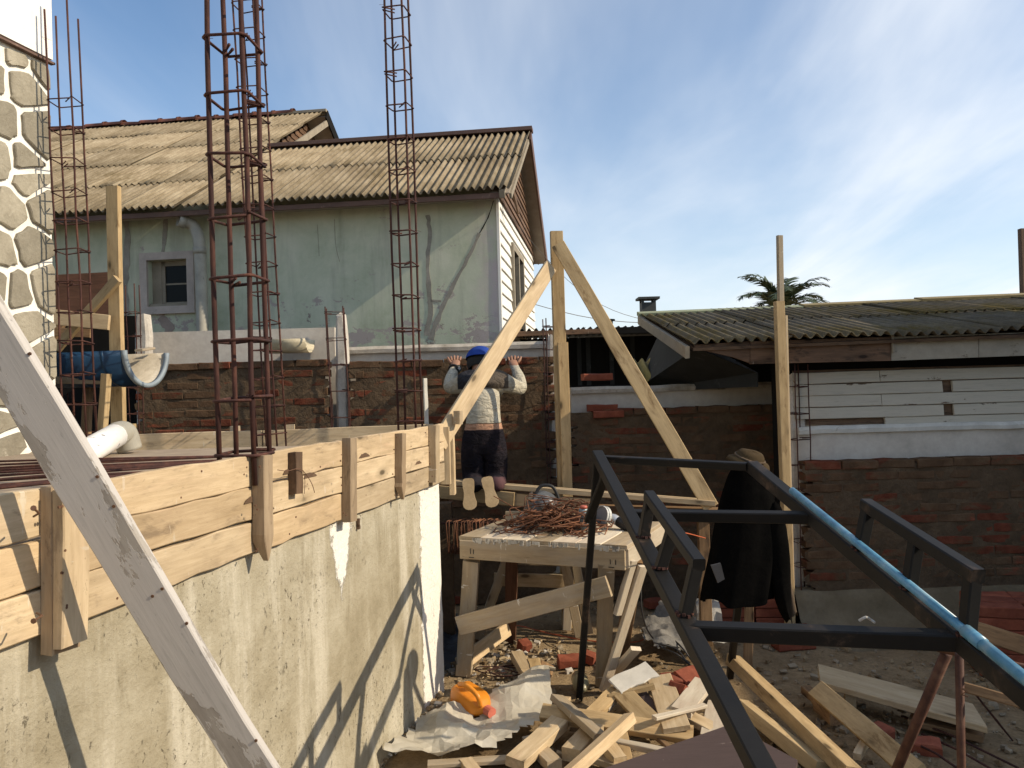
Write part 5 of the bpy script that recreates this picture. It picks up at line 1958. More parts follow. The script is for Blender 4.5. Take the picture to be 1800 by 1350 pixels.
# rusty trestle under the right rail
tt = thing('rusty_trestle', 'rusty steel trestle with splayed legs holding up the right rail', 'trestle', gz(1650, 1330, 0))
def rod(name, a, b, r, m=RUSTSTEEL, parent=tt, n=8):
    mb = MB()
    mb.tube([a, b], r, n)
    return mb.build(name, m, parent, smooth=True)
top_ = at(1687, 1140, 2.2)
a1 = at(1686, 1150, 2.35)
rod('leg', a1, down(a1, at(1690, 1352, 2.40), 0), .0125)
a2 = at(1664, 1148, 2.5)
rod('leg', a2, down(a2, at(1586, 1330, 2.75), 0), .017)
rod('head_bar', at(1650, 1140, 2.5), at(1850, 1185, 2.2), .012)
pn('cross_rail', at(1688, 1206, 2.38), at(1830, 1246, 2.3), .03, .012, (0, -1, .2), PINE_BROWN, tt)
mb = MB()
mb.tube([at(1686, 1206, 2.36), at(1700, 1216, 2.34), at(1689, 1220, 2.34), at(1702, 1225, 2.33)], .003, 5)
mb.build('tie_wire', NAILM, tt)
mb = MB()
p = at(1523, 1098, 2.27)
mb.tube(spline([p + V((-.02, 0, .012)), p + V((-.005, -.01, .024)), p + V((.012, .0, .014)), p + V((.02, -.01, .008))], 3), .004, 6)
centred(mb, 'knotted_string', CLOTHPALE, None, label='scrap of pale string knotted on the lower cross bar of the black frame', cat='string')

# jacket and hat hung on the frame corner
jk = thing('jacket', 'black work jacket hanging from the top corner of the steel frame', 'jacket', at(1318, 1000, 3.5))
def cloth(rows, depth, Y, folds, name, m, parent, seed, ph=0.0, closed=True, n=40):
    """rows: (py, left px, right px); a hanging tube of cloth with folds"""
    mb = MB()
    for i, (py, l, r) in enumerate(rows):
        a, b = at(l, py, Y), at(r, py, Y)
        c, hw = (a + b) / 2, (b.x - a.x) / 2
        t = i / max(1, len(rows) - 1)
        for k in range(n):
            th = 2 * math.pi * k / n
            f = 1 + folds * t * math.sin(th * 7 + ph + t * 2) + folds * .6 * t * math.sin(th * 12 + 2 * ph) + .03 * noise.noise(V((math.cos(th) * 2, math.sin(th) * 2 + seed, t * 6)))
            mb.v.append((c.x + hw * f * math.cos(th), c.y + depth * (.45 + .55 * t) * f * math.sin(th), c.z + .014 * t * math.sin(th * 3 + seed) + .012 * noise.noise(V((th * 2, seed, t * 3)))))
    for i in range(len(rows) - 1):
        for k in range(n):
            mb.f.append((i * n + k, i * n + (k + 1) % n, (i + 1) * n + (k + 1) % n, (i + 1) * n + k))
            mb.m.append(0)
    mb.f.append(tuple(range(n)))
    mb.m.append(0)
    o = mb.build(name, m, parent, smooth=True)
    s_ = o.modifiers.new('s', 'SUBSURF')
    s_.levels = s_.render_levels = 1
    return o
cloth([(812, 1292, 1338), (830, 1281, 1350), (862, 1270, 1358), (905, 1260, 1366), (950, 1252, 1374), (1000, 1243, 1366), (1030, 1236, 1362), (1054, 1234, 1356)], .10, 3.52, .10, 'body', CLOTHBLK, jk, 3.0)
cloth([(880, 1352, 1372), (930, 1350, 1384), (985, 1346, 1390), (1040, 1358, 1390), (1075, 1370, 1390), (1090, 1382, 1389)], .05, 3.48, .05, 'sleeve', CLOTHBLK, jk, 8.0, n=24)
cloth([(900, 1366, 1374), (960, 1372, 1382), (1010, 1378, 1388), (1050, 1383, 1396), (1074, 1386, 1400), (1078, 1386, 1401)], .028, 3.50, .04, 'sleeve', CUFFBR, jk, 5.0, n=18)
mb = MB()
p = at(1262, 1003, 3.40)
mb.quadprism([at(1250, 994, 3.40), at(1267, 990, 3.40), at(1274, 1018, 3.40), at(1262, 1025, 3.40)], (0, .012, 0))
mb.build('patch', plain('dull_patch', (.05, .05, .055), .8), jk)
ht = thing('hat', 'brown felt hat resting over the top corner of the steel frame', 'hat', at(1320, 805, 3.55))
hc = at(1318, 806, 3.58)
mb = MB()
n = 26
prof = [(.088, -.022), (.1, -.03), (.092, -.014), (.066, .0), (.06, .018), (.05, .031), (.03, .036), (.0, .037)]
for j, (r, z) in enumerate(prof):
    for k in range(n):
        t = 2 * math.pi * k / n
        mb.v.append((r * math.cos(t) * 1.02, r * math.sin(t) * .9, z + .006 * math.sin(2 * t + .5) * (1 if j < 3 else .3)))
for j in range(len(prof) - 1):
    for k in range(n):
        mb.f.append((j * n + k, j * n + (k + 1) % n, (j + 1) * n + (k + 1) % n, (j + 1) * n + k))
        mb.m.append(0)
hmw = Matrix.Translation(hc) @ Matrix.Rotation(.28, 4, 'Y') @ Matrix.Rotation(.25, 4, 'X')
mb.build('felt', HATC, ht, hmw, smooth=True)
mb = MB()
mb.tube(arc_pts((0, 0, .004), (1, 0, 0), (0, .9, 0), .0665, 0, 2 * math.pi, 24), .005, 5, caps=False)
mb.build('band', CUFFBR, ht, hmw, smooth=True)
# ------------------------------------------------------------------ the man kneeling on the scaffold
def skinned(verts, edges, rad, root, sub=2):
    me = bpy.data.meshes.new('tmp')
    me.from_pydata([tuple(v) for v in verts], edges, [])
    o = bpy.data.objects.new('tmp', me)
    COL.objects.link(o)
    o.modifiers.new('skin', 'SKIN')
    sv = me.skin_vertices[0].data
    for i, r in enumerate(rad):
        sv[i].radius = (r, r) if not isinstance(r, tuple) else r
        sv[i].use_root = (i == root)
    s_ = o.modifiers.new('sub', 'SUBSURF')
    s_.levels = s_.render_levels = sub
    dg = bpy.context.evaluated_depsgraph_get()
    dg.update()
    m2 = bpy.data.meshes.new_from_object(o.evaluated_get(dg))
    COL.objects.unlink(o)
    bpy.data.objects.remove(o)
    return m2
YP = 5.5
vs, es, rd = [], [], []
idx = {}
def J(name, p, r, parent=None):
    idx[name] = len(vs)
    vs.append(V(p))
    rd.append(r)
    if parent:
        es.append((idx[parent], idx[name]))
    return V(p)
J('pelvis', at(851, 772, 5.46), (.150, .135))
J('waist', at(850, 742, 5.46), (.150, .125), 'pelvis')
J('belly', at(850, 715, 5.50), (.158, .125), 'waist')
J('chest', at(850, 690, 5.55), (.155, .120), 'belly')
J('upper', at(849, 668, 5.60), (.125, .10), 'chest')
J('neck', at(847, 656, 5.66), .062, 'upper')
J('nape', at(846, 648, 5.70), .065, 'neck')
J('head', at(845, 640, 5.74), (.082, .092), 'nape')
J('crown', at(844, 632, 5.77), (.072, .078), 'head')
for s_, sx, ex, wx, hx in ((-1, 816, 790, 799, 801), (1, 884, 916, 906, 902)):
    n_ = 'L' if s_ < 0 else 'R'
    J('sh' + n_, at(sx, 672, 5.60), .078, 'upper')
    J('ua' + n_, at((sx + ex) / 2 - 2 * s_, 678, 5.66), .064, 'sh' + n_)
    J('el' + n_, at(ex, 681 if s_ < 0 else 684, 5.76), .054, 'ua' + n_)
    J('fa' + n_, at(ex * .6 + wx * .4, 664, 5.84), .050, 'el' + n_)
    J('wr' + n_, at(wx, 648, 5.92), .033, 'fa' + n_)
    J('pa' + n_, at(hx, 639, 5.955), (.038, .024), 'wr' + n_)
    J('kn' + n_, at(hx, 633, 5.98), (.040, .018), 'pa' + n_)
for s_, hx, kx, ax_, tx_ in ((-1, 833, 832, 829, 828), (1, 869, 872, 868, 862)):
    n_ = 'l' if s_ < 0 else 'r'
    J('hip' + n_, at(hx, 790, 5.46), .105, 'pelvis')
    J('th' + n_, at((hx + kx) / 2, 820, 5.46), .095, 'hip' + n_)
    J('kne' + n_, at(kx, 846, 5.45), .078, 'th' + n_)
    J('cal' + n_, at(kx + 1, 851, 5.28), .070, 'kne' + n_)
    J('ank' + n_, at(ax_ + 6, 851, 5.10), .046, 'cal' + n_)
def bar_between(a, b):
    return idx[a], idx[b]
bm1 = skinned(vs, es, rd, idx['pelvis'], 3)
# fingers: short chains rooted in the palms
def fingers(n_, side):
    k = vs[idx['kn' + n_]]
    pa_ = vs[idx['pa' + n_]]
    out = []
    lens = (.070, .080, .074, .058)
    fwd = V((0, 1, 0))
    upv = V((0, 0, 1))
    across = V((1, 0, 0)) * side
    for q in range(4):
        b = k + across * (-.030 + .020 * q) + upv * (-.008)
        l = lens[q]
        spread = across * (.10 * (q - 1.5))
        p1 = b + (upv * .85 + fwd * .45 + spread).normalized() * l * .45
        p2 = p1 + (upv * .35 + fwd * .9 + spread).normalized() * l * .33
        p3 = p2 + (fwd * .95 - upv * .3).normalized() * l * .28
        out.append(([b, p1, p2, p3], [.0105, .0095, .0088, .007]))
    b = pa_ - across * .030
    p1 = b - across * .022 + upv * .028 + fwd * .012
    p2 = p1 - across * .010 + upv * .026 + fwd * .014
    out.append(([b, p1, p2], [.013, .0115, .008]))
    return out
bmw = bmesh.new()
bmw.from_mesh(bm1)
for n_, s_ in (('L', 1), ('R', -1)):
    for pts, rr in fingers(n_, s_):
        m3 = skinned(pts, [(i, i + 1) for i in range(len(pts) - 1)], rr, 0, 1)
        bmw.from_mesh(m3)
bme = bpy.data.meshes.new('person_body')
bmw.to_mesh(bme)
bmw.free()
def clothes():
    # knitted sweater with a dark yoke above dark trousers: the bounds are fixed on the garment
    m, t, b = newmat('sweater_and_trousers')
    h = NT(t)
    sp = h.n('ShaderNodeSeparateXYZ')
    pc = h.coords('Position')
    h.l(pc, sp.inputs[0])
    x, z = sp.outputs[0], sp.outputs[2]
    zy, zs, zt = at(850, 684, 5.5).z, at(850, 743, 5.46).z, at(850, 754, 5.46).z
    xl, xr, xm = at(806, 680, 5.66).x, at(894, 680, 5.66).x, at(838, 670, 5.55).x
    wv = h.math('MULTIPLY', h.math('SUBTRACT', h.noise(pc, 9, 3, .5), .5), .05)
    cream = h.ramp(h.noise(pc, 14, 6, .7), [(.3, (.38, .34, .265)), (.55, (.49, .45, .355)), (.8, (.56, .525, .43))])
    yoke = h.mix(h.step(x, xm - .004, xm + .004), (.032, .032, .037), (.105, .086, .068))
    zz = h.math('ADD', z, h.math('MULTIPLY', wv, .4))
    inn = h.math('MULTIPLY', h.step(x, xl - .004, xl + .004), h.step(x, xr - .004, xr + .004, 1, 0))
    col = h.mix(h.math('MULTIPLY', inn, h.step(zz, zy - .004, zy + .004)), cream, yoke)
    zh = h.math('ADD', z, h.math('MULTIPLY', wv, .5))
    col = h.mix(h.step(zh, zs - .003, zs + .003, 1, 0), col, (.47, .27, .175))
    tr = h.ramp(h.noise(pc, 7, 7, .7), [(.3, (.010, .009, .012)), (.55, (.02, .017, .021)), (.72, (.055, .035, .038)), (.82, (.11, .095, .09))])
    low = h.step(h.math('ADD', z, h.math('MULTIPLY', wv, .4)), zt - .003, zt + .003, 1, 0)
    col = h.mix(low, col, tr)
    h.l(col, b.inputs['Base Color'])
    b.inputs['Roughness'].default_value = .95
    b.inputs['Specular IOR Level'].default_value = .08
    fold = h.noise(h.coords('Position', (1, 1, 1.8)), 13, 4, .6, 1.2)
    edge = h.math('ADD', h.step(zh, zs - .004, zs + .002), h.step(h.math('ADD', z, h.math('MULTIPLY', wv, .4)), zt - .002, zt + .004, 1, 0))
    hh = h.math('ADD', h.math('MULTIPLY', fold, 2.2), h.math('ADD', h.math('MULTIPLY', h.noise(pc, 130, 3, .6), .3), edge))
    h.l(h.bump(hh, .9, .016), b.inputs['Normal'])
    return m
for m in (clothes(), YOKE, NAVYK, TROUSER, SKIN, SKINPALE, MAROON, HAIR):
    bme.materials.append(m)
def px_of(p):
    q = V(p) - CAM
    return 900 + F * q.dot(RT) / q.dot(FW), 675 - F * q.dot(UP) / q.dot(FW)
hd = vs[idx['head']]
for p in bme.polygons:
    c = p.center
    x, y = px_of(c)
    p.use_smooth = True
    m = 0
    if (c - hd).length < .125 and 815 < x < 875 and c.z > vs[idx['neck']].z:
        m = 4
    elif c.z > vs[idx['wrL']].z + .012 and (x < 815 or x > 890):
        m = 4
    elif y > 838 and c.y < 5.35:
        m = 6 if x > 850 else 3
    p.material_index = m
bc = vs[idx['pelvis']]
per = thing('person', 'man in cream sweater, blue cap and dark trousers kneeling with hands on the wall', 'person', V((bc.x, bc.y, 1.03)))
ob('body', bme, None, per)
# wrinkles in trousers and sweater
tex = bpy.data.textures.new('wrinkle', 'CLOUDS')
tex.noise_scale = .07
dm = bpy.data.objects['body'].modifiers.new('wr', 'DISPLACE')
dm.texture = tex
dm.texture_coords = 'GLOBAL'
dm.strength = .022
dm.mid_level = .5
# cap with a peak pointing to the wall, hair under it
hc_ = (vs[idx['head']] + vs[idx['crown']]) / 2
def dome(name, c, r, m, a0, sq=1.0, tilt=0.0, n=20, rows=7):
    mb = MB()
    for j in range(rows + 1):
        th = a0 * j / rows
        for k in range(n):
            t = 2 * math.pi * k / n
            q = V((r * math.sin(th) * math.cos(t), r * 1.12 * math.sin(th) * math.sin(t), r * sq * math.cos(th)))
            q = Matrix.Rotation(tilt, 3, 'X') @ q
            mb.v.append(tuple(c + q))
    for j in range(rows):
        for k in range(n):
            mb.f.append((j * n + k, j * n + (k + 1) % n, (j + 1) * n + (k + 1) % n, (j + 1) * n + k))
            mb.m.append(0)
    return mb
cap = dome('cap', hc_ + V((0, -.01, .004)), .109, CAPBLUE, 1.42, 1.02, -.25).build('cap', CAPBLUE, per, smooth=True)
mb = MB()
pk = hc_ + V((0, .10, .03))
mb.quadprism([pk + V((-.075, -.02, 0)), pk + V((-.06, .05, -.012)), pk + V((0, .075, -.018)), pk + V((.06, .05, -.012)), pk + V((.075, -.02, 0))], (0, 0, .006))
mb.build('peak', CAPBLUE, cap)
mb = MB()
mb.tube([hc_ + Matrix.Rotation(-.25, 3, 'X') @ V((0, 0, .112)), hc_ + Matrix.Rotation(-.25, 3, 'X') @ V((0, 0, .12))], [.009, .005], 8)
mb.build('button', CAPBLUE, cap)
dome('hair', hc_ + V((0, -.006, -.012)), .101, HAIR, 2.15, .95, -.45).build('hair', HAIR, per, smooth=True)
mb = MB()
for s_ in (-1, 1):
    mb.box(hc_ + V((s_ * .094, .02, -.035)), .018, .035, .055)
ears = mb.build('ears', SKIN, per)
em = ears.modifiers.new('s', 'SUBSURF')
em.levels = em.render_levels = 2
# a face on the far side
mb = MB()
f0 = hc_ + V((0, .105, -.03))
mb.quadprism([f0 + V((-.014, 0, -.015)), f0 + V((.014, 0, -.015)), f0 + V((.0, 0, .035))], (0, .03, -.012))
mb.build('nose', SKIN, per)
for s_ in (-1, 1):
    mb = MB()
    mb.tube([hc_ + V((s_ * .033 - .012, .102, .004)), hc_ + V((s_ * .033 + .012, .102, .004))], .007, 8)
    mb.build('eye', HAIR, per)
mb = MB()
mb.tube([hc_ + V((-.024, .098, -.068)), hc_ + V((.024, .098, -.068))], .006, 8)
mb.build('mouth', REDCAP, per)
# watch
wv = vs[idx['wrL']]
mb = MB()
fa_ = vs[idx['faL']]
ax = (fa_ - wv).normalized()
u_ = ax.cross(V((0, 1, 0))).normalized()
v_ = ax.cross(u_)
c_ = wv + ax * .006
mb.tube(arc_pts(c_, u_, v_, .040, 0, 2 * math.pi, 18), .008, 6, caps=False)
wtc = mb.build('wristwatch', TOOLBLACK, per, smooth=True)
mb = MB()
d_ = (V((.72, -.68, .1))).normalized()
mb.tube([c_ + d_ * .036, c_ + d_ * .052], .026, 14)
mb.build('case', DARKGREY, wtc)
mb = MB()
mb.tube([c_ + d_ * .052, c_ + d_ * .054], .015, 4)
mb.build('dial', ALU, wtc)
# shoes hanging over the plank edge, soles to the camera
for (hx, hy, tx_, ty, Y0, Y1, tw) in ((823, 845, 826, 892, 5.05, 5.03, 0), (856, 842, 866, 887, 5.05, 5.03, 0)):
    hp_, tp_ = at(hx, hy, Y0), at(tx_, ty, Y1)
    ax = (tp_ - hp_).normalized()
    L = (tp_ - hp_).length + .03
    sdv = V((1, 0, 0))
    sdv = (sdv - ax * sdv.dot(ax)).normalized()
    nv = sdv.cross(ax)
    if nv.y > 0:
        nv = -nv
    out = []
    widths = [(0, .020), (.03, .032), (.10, .037), (.3, .036), (.45, .031), (.62, .037), (.78, .046), (.9, .042), (.97, .028), (1.0, .012)]
    lft = [hp_ + ax * (t * L - .015) + sdv * w_ for t, w_ in widths]
    rgt = [hp_ + ax * (t * L - .015) - sdv * w_ * (.92 if t > .5 else 1) for t, w_ in widths]
    poly = lft + rgt[::-1]
    mb = MB()
    mb.quadprism([p + nv * .012 for p in poly], -nv * .022)
    # upper of the shoe tapering to the ankle
    ins = [p.lerp(hp_ + ax * (.35 * L), .10) for p in poly]
    n = len(poly)
    sm_b = MB()
    levels = [(0.0, -.008), (.10, -.03), (.35, -.065), (.5, -.085)]
    for f, d in levels:
        for p in poly:
            q = p.lerp(hp_ + ax * (.30 * L), f)
            sm_b.v.append(tuple(q + nv * d))
    for j in range(len(levels) - 1):
        for k in range(n):
            sm_b.f.append((j * n + k, j * n + (k + 1) % n, (j + 1) * n + (k + 1) % n, (j + 1) * n + k))
            sm_b.m.append(0)
    sm_b.f.append(tuple(3 * n + k for k in range(n)))
    sm_b.m.append(0)
    so = sm_b.build('shoe', SHOE, per, smooth=True)
    mb.build('sole', SOLE, so)

# ------------------------------------------------------------------ things on the ground
# orange jug lying on its side
jg = thing('plastic_jug', 'orange plastic jug lying on its side by the white wall end', 'jug', gz(832, 1235, 0))
jc = gz(832, 1232, .07)
jax = V((.62, -.72, -.12)).normalized()      # towards the neck
js = V((.74, .66, 0)).normalized()
ju = jax.cross(js) * 1
if ju.z < 0:
    ju = -ju
mb = MB()
n = 24
prof = [(-.125, .2), (-.12, .78), (-.1, .98), (-.03, 1.0), (.03, .98), (.06, .86), (.085, .62), (.1, .36), (.112, .26), (.128, .25)]
for (x, f) in prof:
    for k in range(n):
        t = 2 * math.pi * k / n
        cx_, sx_ = math.cos(t), math.sin(t)
        e = .62
        a = math.copysign(abs(cx_) ** e, cx_) * .072 * f
        b = math.copysign(abs(sx_) ** e, sx_) * .058 * f
        dent = -.010 if (abs(x) < .035 and b > .03 * f and abs(a) < .05) else 0
        mb.v.append(tuple(jc + jax * x + js * a + ju * (b + dent)))
for j in range(len(prof) - 1):
    for k in range(n):
        mb.f.append((j * n + k, j * n + (k + 1) % n, (j + 1) * n + (k + 1) % n, (j + 1) * n + k))
        mb.m.append(0)
mb.f.append(tuple(range(n)))
mb.m.append(0)
mb.build('body', ORANGE, jg, smooth=True)
mb = MB()
mb.tube(spline([jc + jax * .09 + ju * .02 - js * .03, jc + jax * .085 + ju * .075 - js * .045, jc + jax * .0 + ju * .095 - js * .05, jc - jax * .07 + ju * .07 - js * .04], 4), .013, 8)
mb.build('handle', ORANGE, jg, smooth=True)
mb = MB()
mb.tube([jc + jax * .11, jc + jax * .15], .026, 14)
mb.build('cap', REDCAP, jg, smooth=False)

# crumpled plastic sheet
def crumple(outline, hbase, amp, name, mat, label, cat, seed, cell=.03, thick=.002, lift=None, freq=6, smooth=True):
    P = [gz(a, b, 0.02) for a, b in outline]
    xs_, ys_ = [p.x for p in P], [p.y for p in P]
    def inside(x, y):
        c = False
        for i in range(len(P)):
            a, b = P[i], P[i - 1]
            if (a.y > y) != (b.y > y) and x < (b.x - a.x) * (y - a.y) / (b.y - a.y) + a.x:
                c = not c
        return c
    mb = MB()
    ids = {}
    nx, ny = int((max(xs_) - min(xs_)) / cell) + 2, int((max(ys_) - min(ys_)) / cell) + 2
    def vid(i, j):
        if (i, j) not in ids:
            x, y = min(xs_) + i * cell, min(ys_) + j * cell
            x += cell * .5 * noise.noise(V((i * 3.3, j * 2.1, seed)))
            y += cell * .5 * noise.noise(V((j * 3.3, i * 2.1, seed + 4)))
            q = V((x, y, 0))
            z = 0
            for f, a in ((freq, 1.0), (freq * 2.1, .42), (freq * 4.3, .14)):
                z += a * (1 - abs(noise.noise(q * f + V((seed, 0, 0)))) * 2.2)
            z = hbase + amp * max(-.2, z * .5)
            if lift:
                z += lift(x, y)
            ids[(i, j)] = len(mb.v)
            mb.v.append((x, y, max(.012, z)))
        return ids[(i, j)]
    for i in range(nx):
        for j in range(ny):
            x, y = min(xs_) + (i + .5) * cell, min(ys_) + (j + .5) * cell
            if inside(x, y):
                a, b, c, d = vid(i, j), vid(i + 1, j), vid(i + 1, j + 1), vid(i, j + 1)
                if (i + j) % 2:
                    mb.f += [(a, b, c), (a, c, d)]
                else:
                    mb.f += [(a, b, d), (b, c, d)]
                mb.m += [0, 0]
    o = centred(mb, name, mat, None, smooth, label=label, cat=cat)
    return o
ou = [(676, 1342), (720, 1292), (762, 1252), (810, 1256), (838, 1262), (868, 1240), (905, 1228), (972, 1212), (974, 1250), (960, 1268), (966, 1284), (930, 1296), (900, 1318), (868, 1332), (820, 1338), (730, 1344)]
def lf(x, y):
    a, b = gz(905, 1238, 0), gz(965, 1225, 0)
    p = V((x, y, 0))
    return .055 * math.exp(-((p - a).length / .16) ** 2) + .09 * math.exp(-((p - b).length / .13) ** 2)
crumple(ou, .02, .10, 'plastic_sheet', PLASTIC, 'crumpled dusty translucent plastic sheet spread on the ground by the concrete wall', 'plastic sheet', 2.0, .033, lift=lf, freq=3.2, smooth=False)

# wood offcuts in the heap: (label, end a, end b, height, width, thick, material, tilt)
def offcut(label, a, b, h0, h1, wd, th, m, name='wood_offcut', cat='wood offcut', tilt=0.0, cut=0.0, jit=.002, point=False):
    A, B = gz(*a, h0), gz(*b, h1)
    d = (B - A).normalized()
    nrm = V((0, 0, 1)) + V((-d.y, d.x, 0)) * tilt
    return plank(name, A, B, wd, th, nrm.cross(d), m, None, jit=jit, ch=.0025, n=5, end_cut=cut, point=point, label=label, cat=cat, group='wood offcuts in the heap' if name == 'wood_offcut' else None)
offcut('long stained board lying across the middle of the offcut heap', (952, 1252), (1218, 1292), .10, .06, .085, .035, PINE_YEL, tilt=-.5)
offcut('bright square pine batten pointing at the camera on top of the heap', (1108, 1262), (1000, 1362), .17, .15, .05, .045, PINE, tilt=-.35)
offcut('wide clean pine block at the left end of the heap, next to the plastic sheet', (984, 1270), (905, 1342), .08, .06, .09, .045, PINE, tilt=.1)
offcut('grey weathered board with a split end crossing under the bright batten', (978, 1226), (1056, 1296), .13, .12, .07, .03, PINE_GREY, tilt=.3)
offcut('short thick block between the wide block and the bright batten', (1046, 1282), (1004, 1328), .06, .05, .09, .06, PINE)
offcut('narrow pine piece standing out below the long stained board', (1094, 1292), (1102, 1346), .05, .04, .05, .035, PINE_YEL)
offcut('wide dirty mouldy board sloping beside the dull brown scrap', (1090, 1214), (1150, 1276), .12, .07, .10, .025, PINE_YEL, tilt=-.3)
offcut('broad yellow board lying in the centre right of the heap', (1158, 1190), (1190, 1282), .14, .09, .125, .022, PINE, tilt=-.15)
offcut('pale sawn board with a grooved end in the heap by the steel rail', (1238, 1200), (1196, 1252), .13, .11, .10, .03, PALE, tilt=.15)
offcut('curved edged board under the pale grooved one', (1186, 1246), (1256, 1284), .07, .05, .08, .03, PINE)
offcut('clean pale board half hidden behind the steel rail', (1262, 1236), (1250, 1296), .07, .05, .10, .022, PALE)
offcut('short board wedged upright in the left back of the heap', (1082, 1216), (1030, 1268), .10, .07, .075, .03, PINE_YEL, tilt=.2)
offcut('thin strip lying flat at the front edge of the heap beneath the plastic', (752, 1344), (900, 1334), .03, .03, .05, .02, PINE_GREY)
offcut('short pine end lying at the very front left of the heap', (818, 1338), (836, 1360), .03, .03, .06, .03, PINE)
offcut('dull brown board leaning inside the heap, mostly in shadow', (1118, 1216), (1156, 1268), .10, .06, .085, .02, PURPLE, tilt=-.25)
offcut('reddish stick under the long stained board', (1150, 1292), (1180, 1318), .04, .03, .025, .02, PINE_BROWN)
offcut('small board end between heap and white fibre sheet', (1096, 1202), (1060, 1246), .11, .07, .06, .025, PALE, tilt=.2)
offcut('long pointed block, left one of two pine blocks under the table', (908, 1152), (932, 1194), .045, .04, .07, .055, PINE, point=True)
offcut('shorter block, right one of two pine blocks under the table', (938, 1166), (950, 1206), .045, .04, .07, .06, PINE_YEL)
offcut('dark stained chip of board right of the two blocks under the table', (962, 1168), (958, 1184), .05, .03, .08, .02, PINE_BROWN, tilt=.5)
# white fibre board
A, B = gz(1080, 1206, .14), gz(1146, 1176, .19)
plank('fibre_board', A, B, .12, .008, V((.3, .9, .35)), FIBRE, None, jit=.006, n=6, label='ragged white fibre board lying on top of the heap below the table leg', cat='board')
# bricks in the heap
loose_brick('orange broken brick in the heap right of the white fibre board', 1180, 1197, 0, .1, .2, None, REDBRICK, z=.12, s=.42)
loose_brick('large dark red brick tilted in the heap below the grey bag', 1210, 1192, 0, .7, .5, None, REDBRICK, z=.12, s=.62)
loose_brick('pinkish broken brick leaning between two boards of the heap', 1196, 1213, 0, 2.3, .6, None, REDBRICK, z=.12, s=.38)
loose_brick('single brick lying alone on the bare ground beyond the table', 1152, 1060, 0, .35, .0, None, REDBRICK, z=.04, s=.62)
loose_brick('red brick lying under the table behind the black leg', 1002, 1162, 0, .1, .1, None, REDBRICK, z=.035, s=.6)
loose_brick('chipped red brick between black leg and table leg', 1036, 1156, 0, 1.1, .2, None, REDBRICK, z=.04, s=.3)
loose_brick('small red brick shard beside the wooden blocks under the table', 922, 1134, 0, .5, .3, None, REDBRICK, z=.03, s=.3)
loose_brick('brick half lying flat at the left behind the table leg', 800, 1052, 0, .5, .1, None, REDBRICK, z=.04, s=.7)
loose_brick('dark brick under the raised board at right', 1540, 1290, 0, .5, .1, None, REDBRICK, z=.02, s=.6)
loose_brick('red brick in the rubble right of the rusty trestle', 1628, 1312, 0, -.4, .1, None, REDBRICK, z=.02, s=.5)
# stacks of new bricks
def brick_stack(label, px, py, nx_, ny_, nz_, rot, zoff=0.0):
    p = gz(px, py, 0)
    t = thing('brick_stack', label, 'brick stack', p, 'stacks of new red bricks')
    bms = [brick_mesh(.235, .062, .11, 700 + i).mesh('brick', REDBRICK) for i in range(4)]
    R0 = Matrix.Translation(p) @ Matrix.Rotation(rot, 4, 'Z')
    for k in range(nz_):
        for i in range(nx_):
            for j in range(ny_):
                M = R0 @ Matrix.Translation(((i + .5) * .245 + random.uniform(-.008, .008), (j + .5) * .118 + random.uniform(-.006, .006), .032 + k * .0645)) @ Matrix.Rotation(random.uniform(-.05, .05), 4, 'Z')
                ob('brick', bms[random.randint(0, 3)], M, t)
brick_stack('stack of new red bricks against the wall behind the hanging jacket', 1262, 1104, 2, 2, 5, -.08)
brick_stack('taller stack of orange red bricks at the right edge under the plank', 1722, 1190, 3, 3, 6, -.25)
brick_stack('three sooty bricks piled at the foot of the tall lath post', 1372, 1148, 1, 1, 2, .2)
plank('mortar_bag', gz(1222, 1086, .12), gz(1264, 1086, .12), .22, .2, (0, 0, 1), CLOTHPALE, None, jit=.02, ch=.05, n=6, label='pale full bag standing left of the brick stack by the wall', cat='bag')
# grey bag of tools with cords
crumple([(1128, 1150), (1140, 1118), (1165, 1104), (1190, 1108), (1215, 1130), (1232, 1165), (1215, 1186), (1160, 1192), (1135, 1176)], .13, .11, 'tool_bag', CLOTHGREY, 'slumped grey cloth bag with black cords lying behind the offcut heap', 'bag', 5.0, .016, lift=lambda x, y: .04 * noise.noise(V((x * 9, y * 9, 2))), freq=4)
crumple([(1168, 1118), (1196, 1108), (1240, 1118), (1282, 1140), (1276, 1160), (1236, 1156), (1200, 1140)], .10, .08, 'paper_sack', CLOTHPALE, 'torn white sack lying right behind the grey tool bag', 'sack', 9.0, .018, freq=3)
def cord(label, pts, r, m, zs=None, n=6):
    P = [gz(a, b, z) for (a, b, z) in pts]
    mb = MB()
    mb.tube(spline(P, n), r, 6)
    return centred(mb, 'cord', m, None, True, label=label, cat='cord')
cord('orange extension cord trailing across the ground under the table', [(770, 1098, .012), (830, 1096, .012), (900, 1098, .012), (960, 1112, .012), (1020, 1124, .012), (1060, 1128, .012), (1120, 1128, .012), (1150, 1112, .02), (1170, 1106, .03), (1200, 1102, .02)], .0045, CORDORANGE)
cord('black cord coiled over the grey tool bag', [(1128, 1012, .42), (1127, 1060, .3), (1135, 1100, .22), (1150, 1124, .2), (1168, 1134, .2), (1190, 1142, .19), (1205, 1160, .15), (1215, 1172, .12), (1190, 1150, .19), (1160, 1136, .2), (1180, 1124, .2), (1200, 1140, .18), (1222, 1170, .1)], .005, CORDBLACK)
cord('second black cord running from the bag behind the steel rail', [(1150, 1130, .22), (1180, 1136, .2), (1210, 1142, .14), (1250, 1148, .1)], .004, CORDBLACK)
cord('thin red cord hanging behind the steel frame', [(1196, 936, .9), (1210, 938, .88), (1240, 946, .8)], .003, CORDORANGE)
mb = MB()
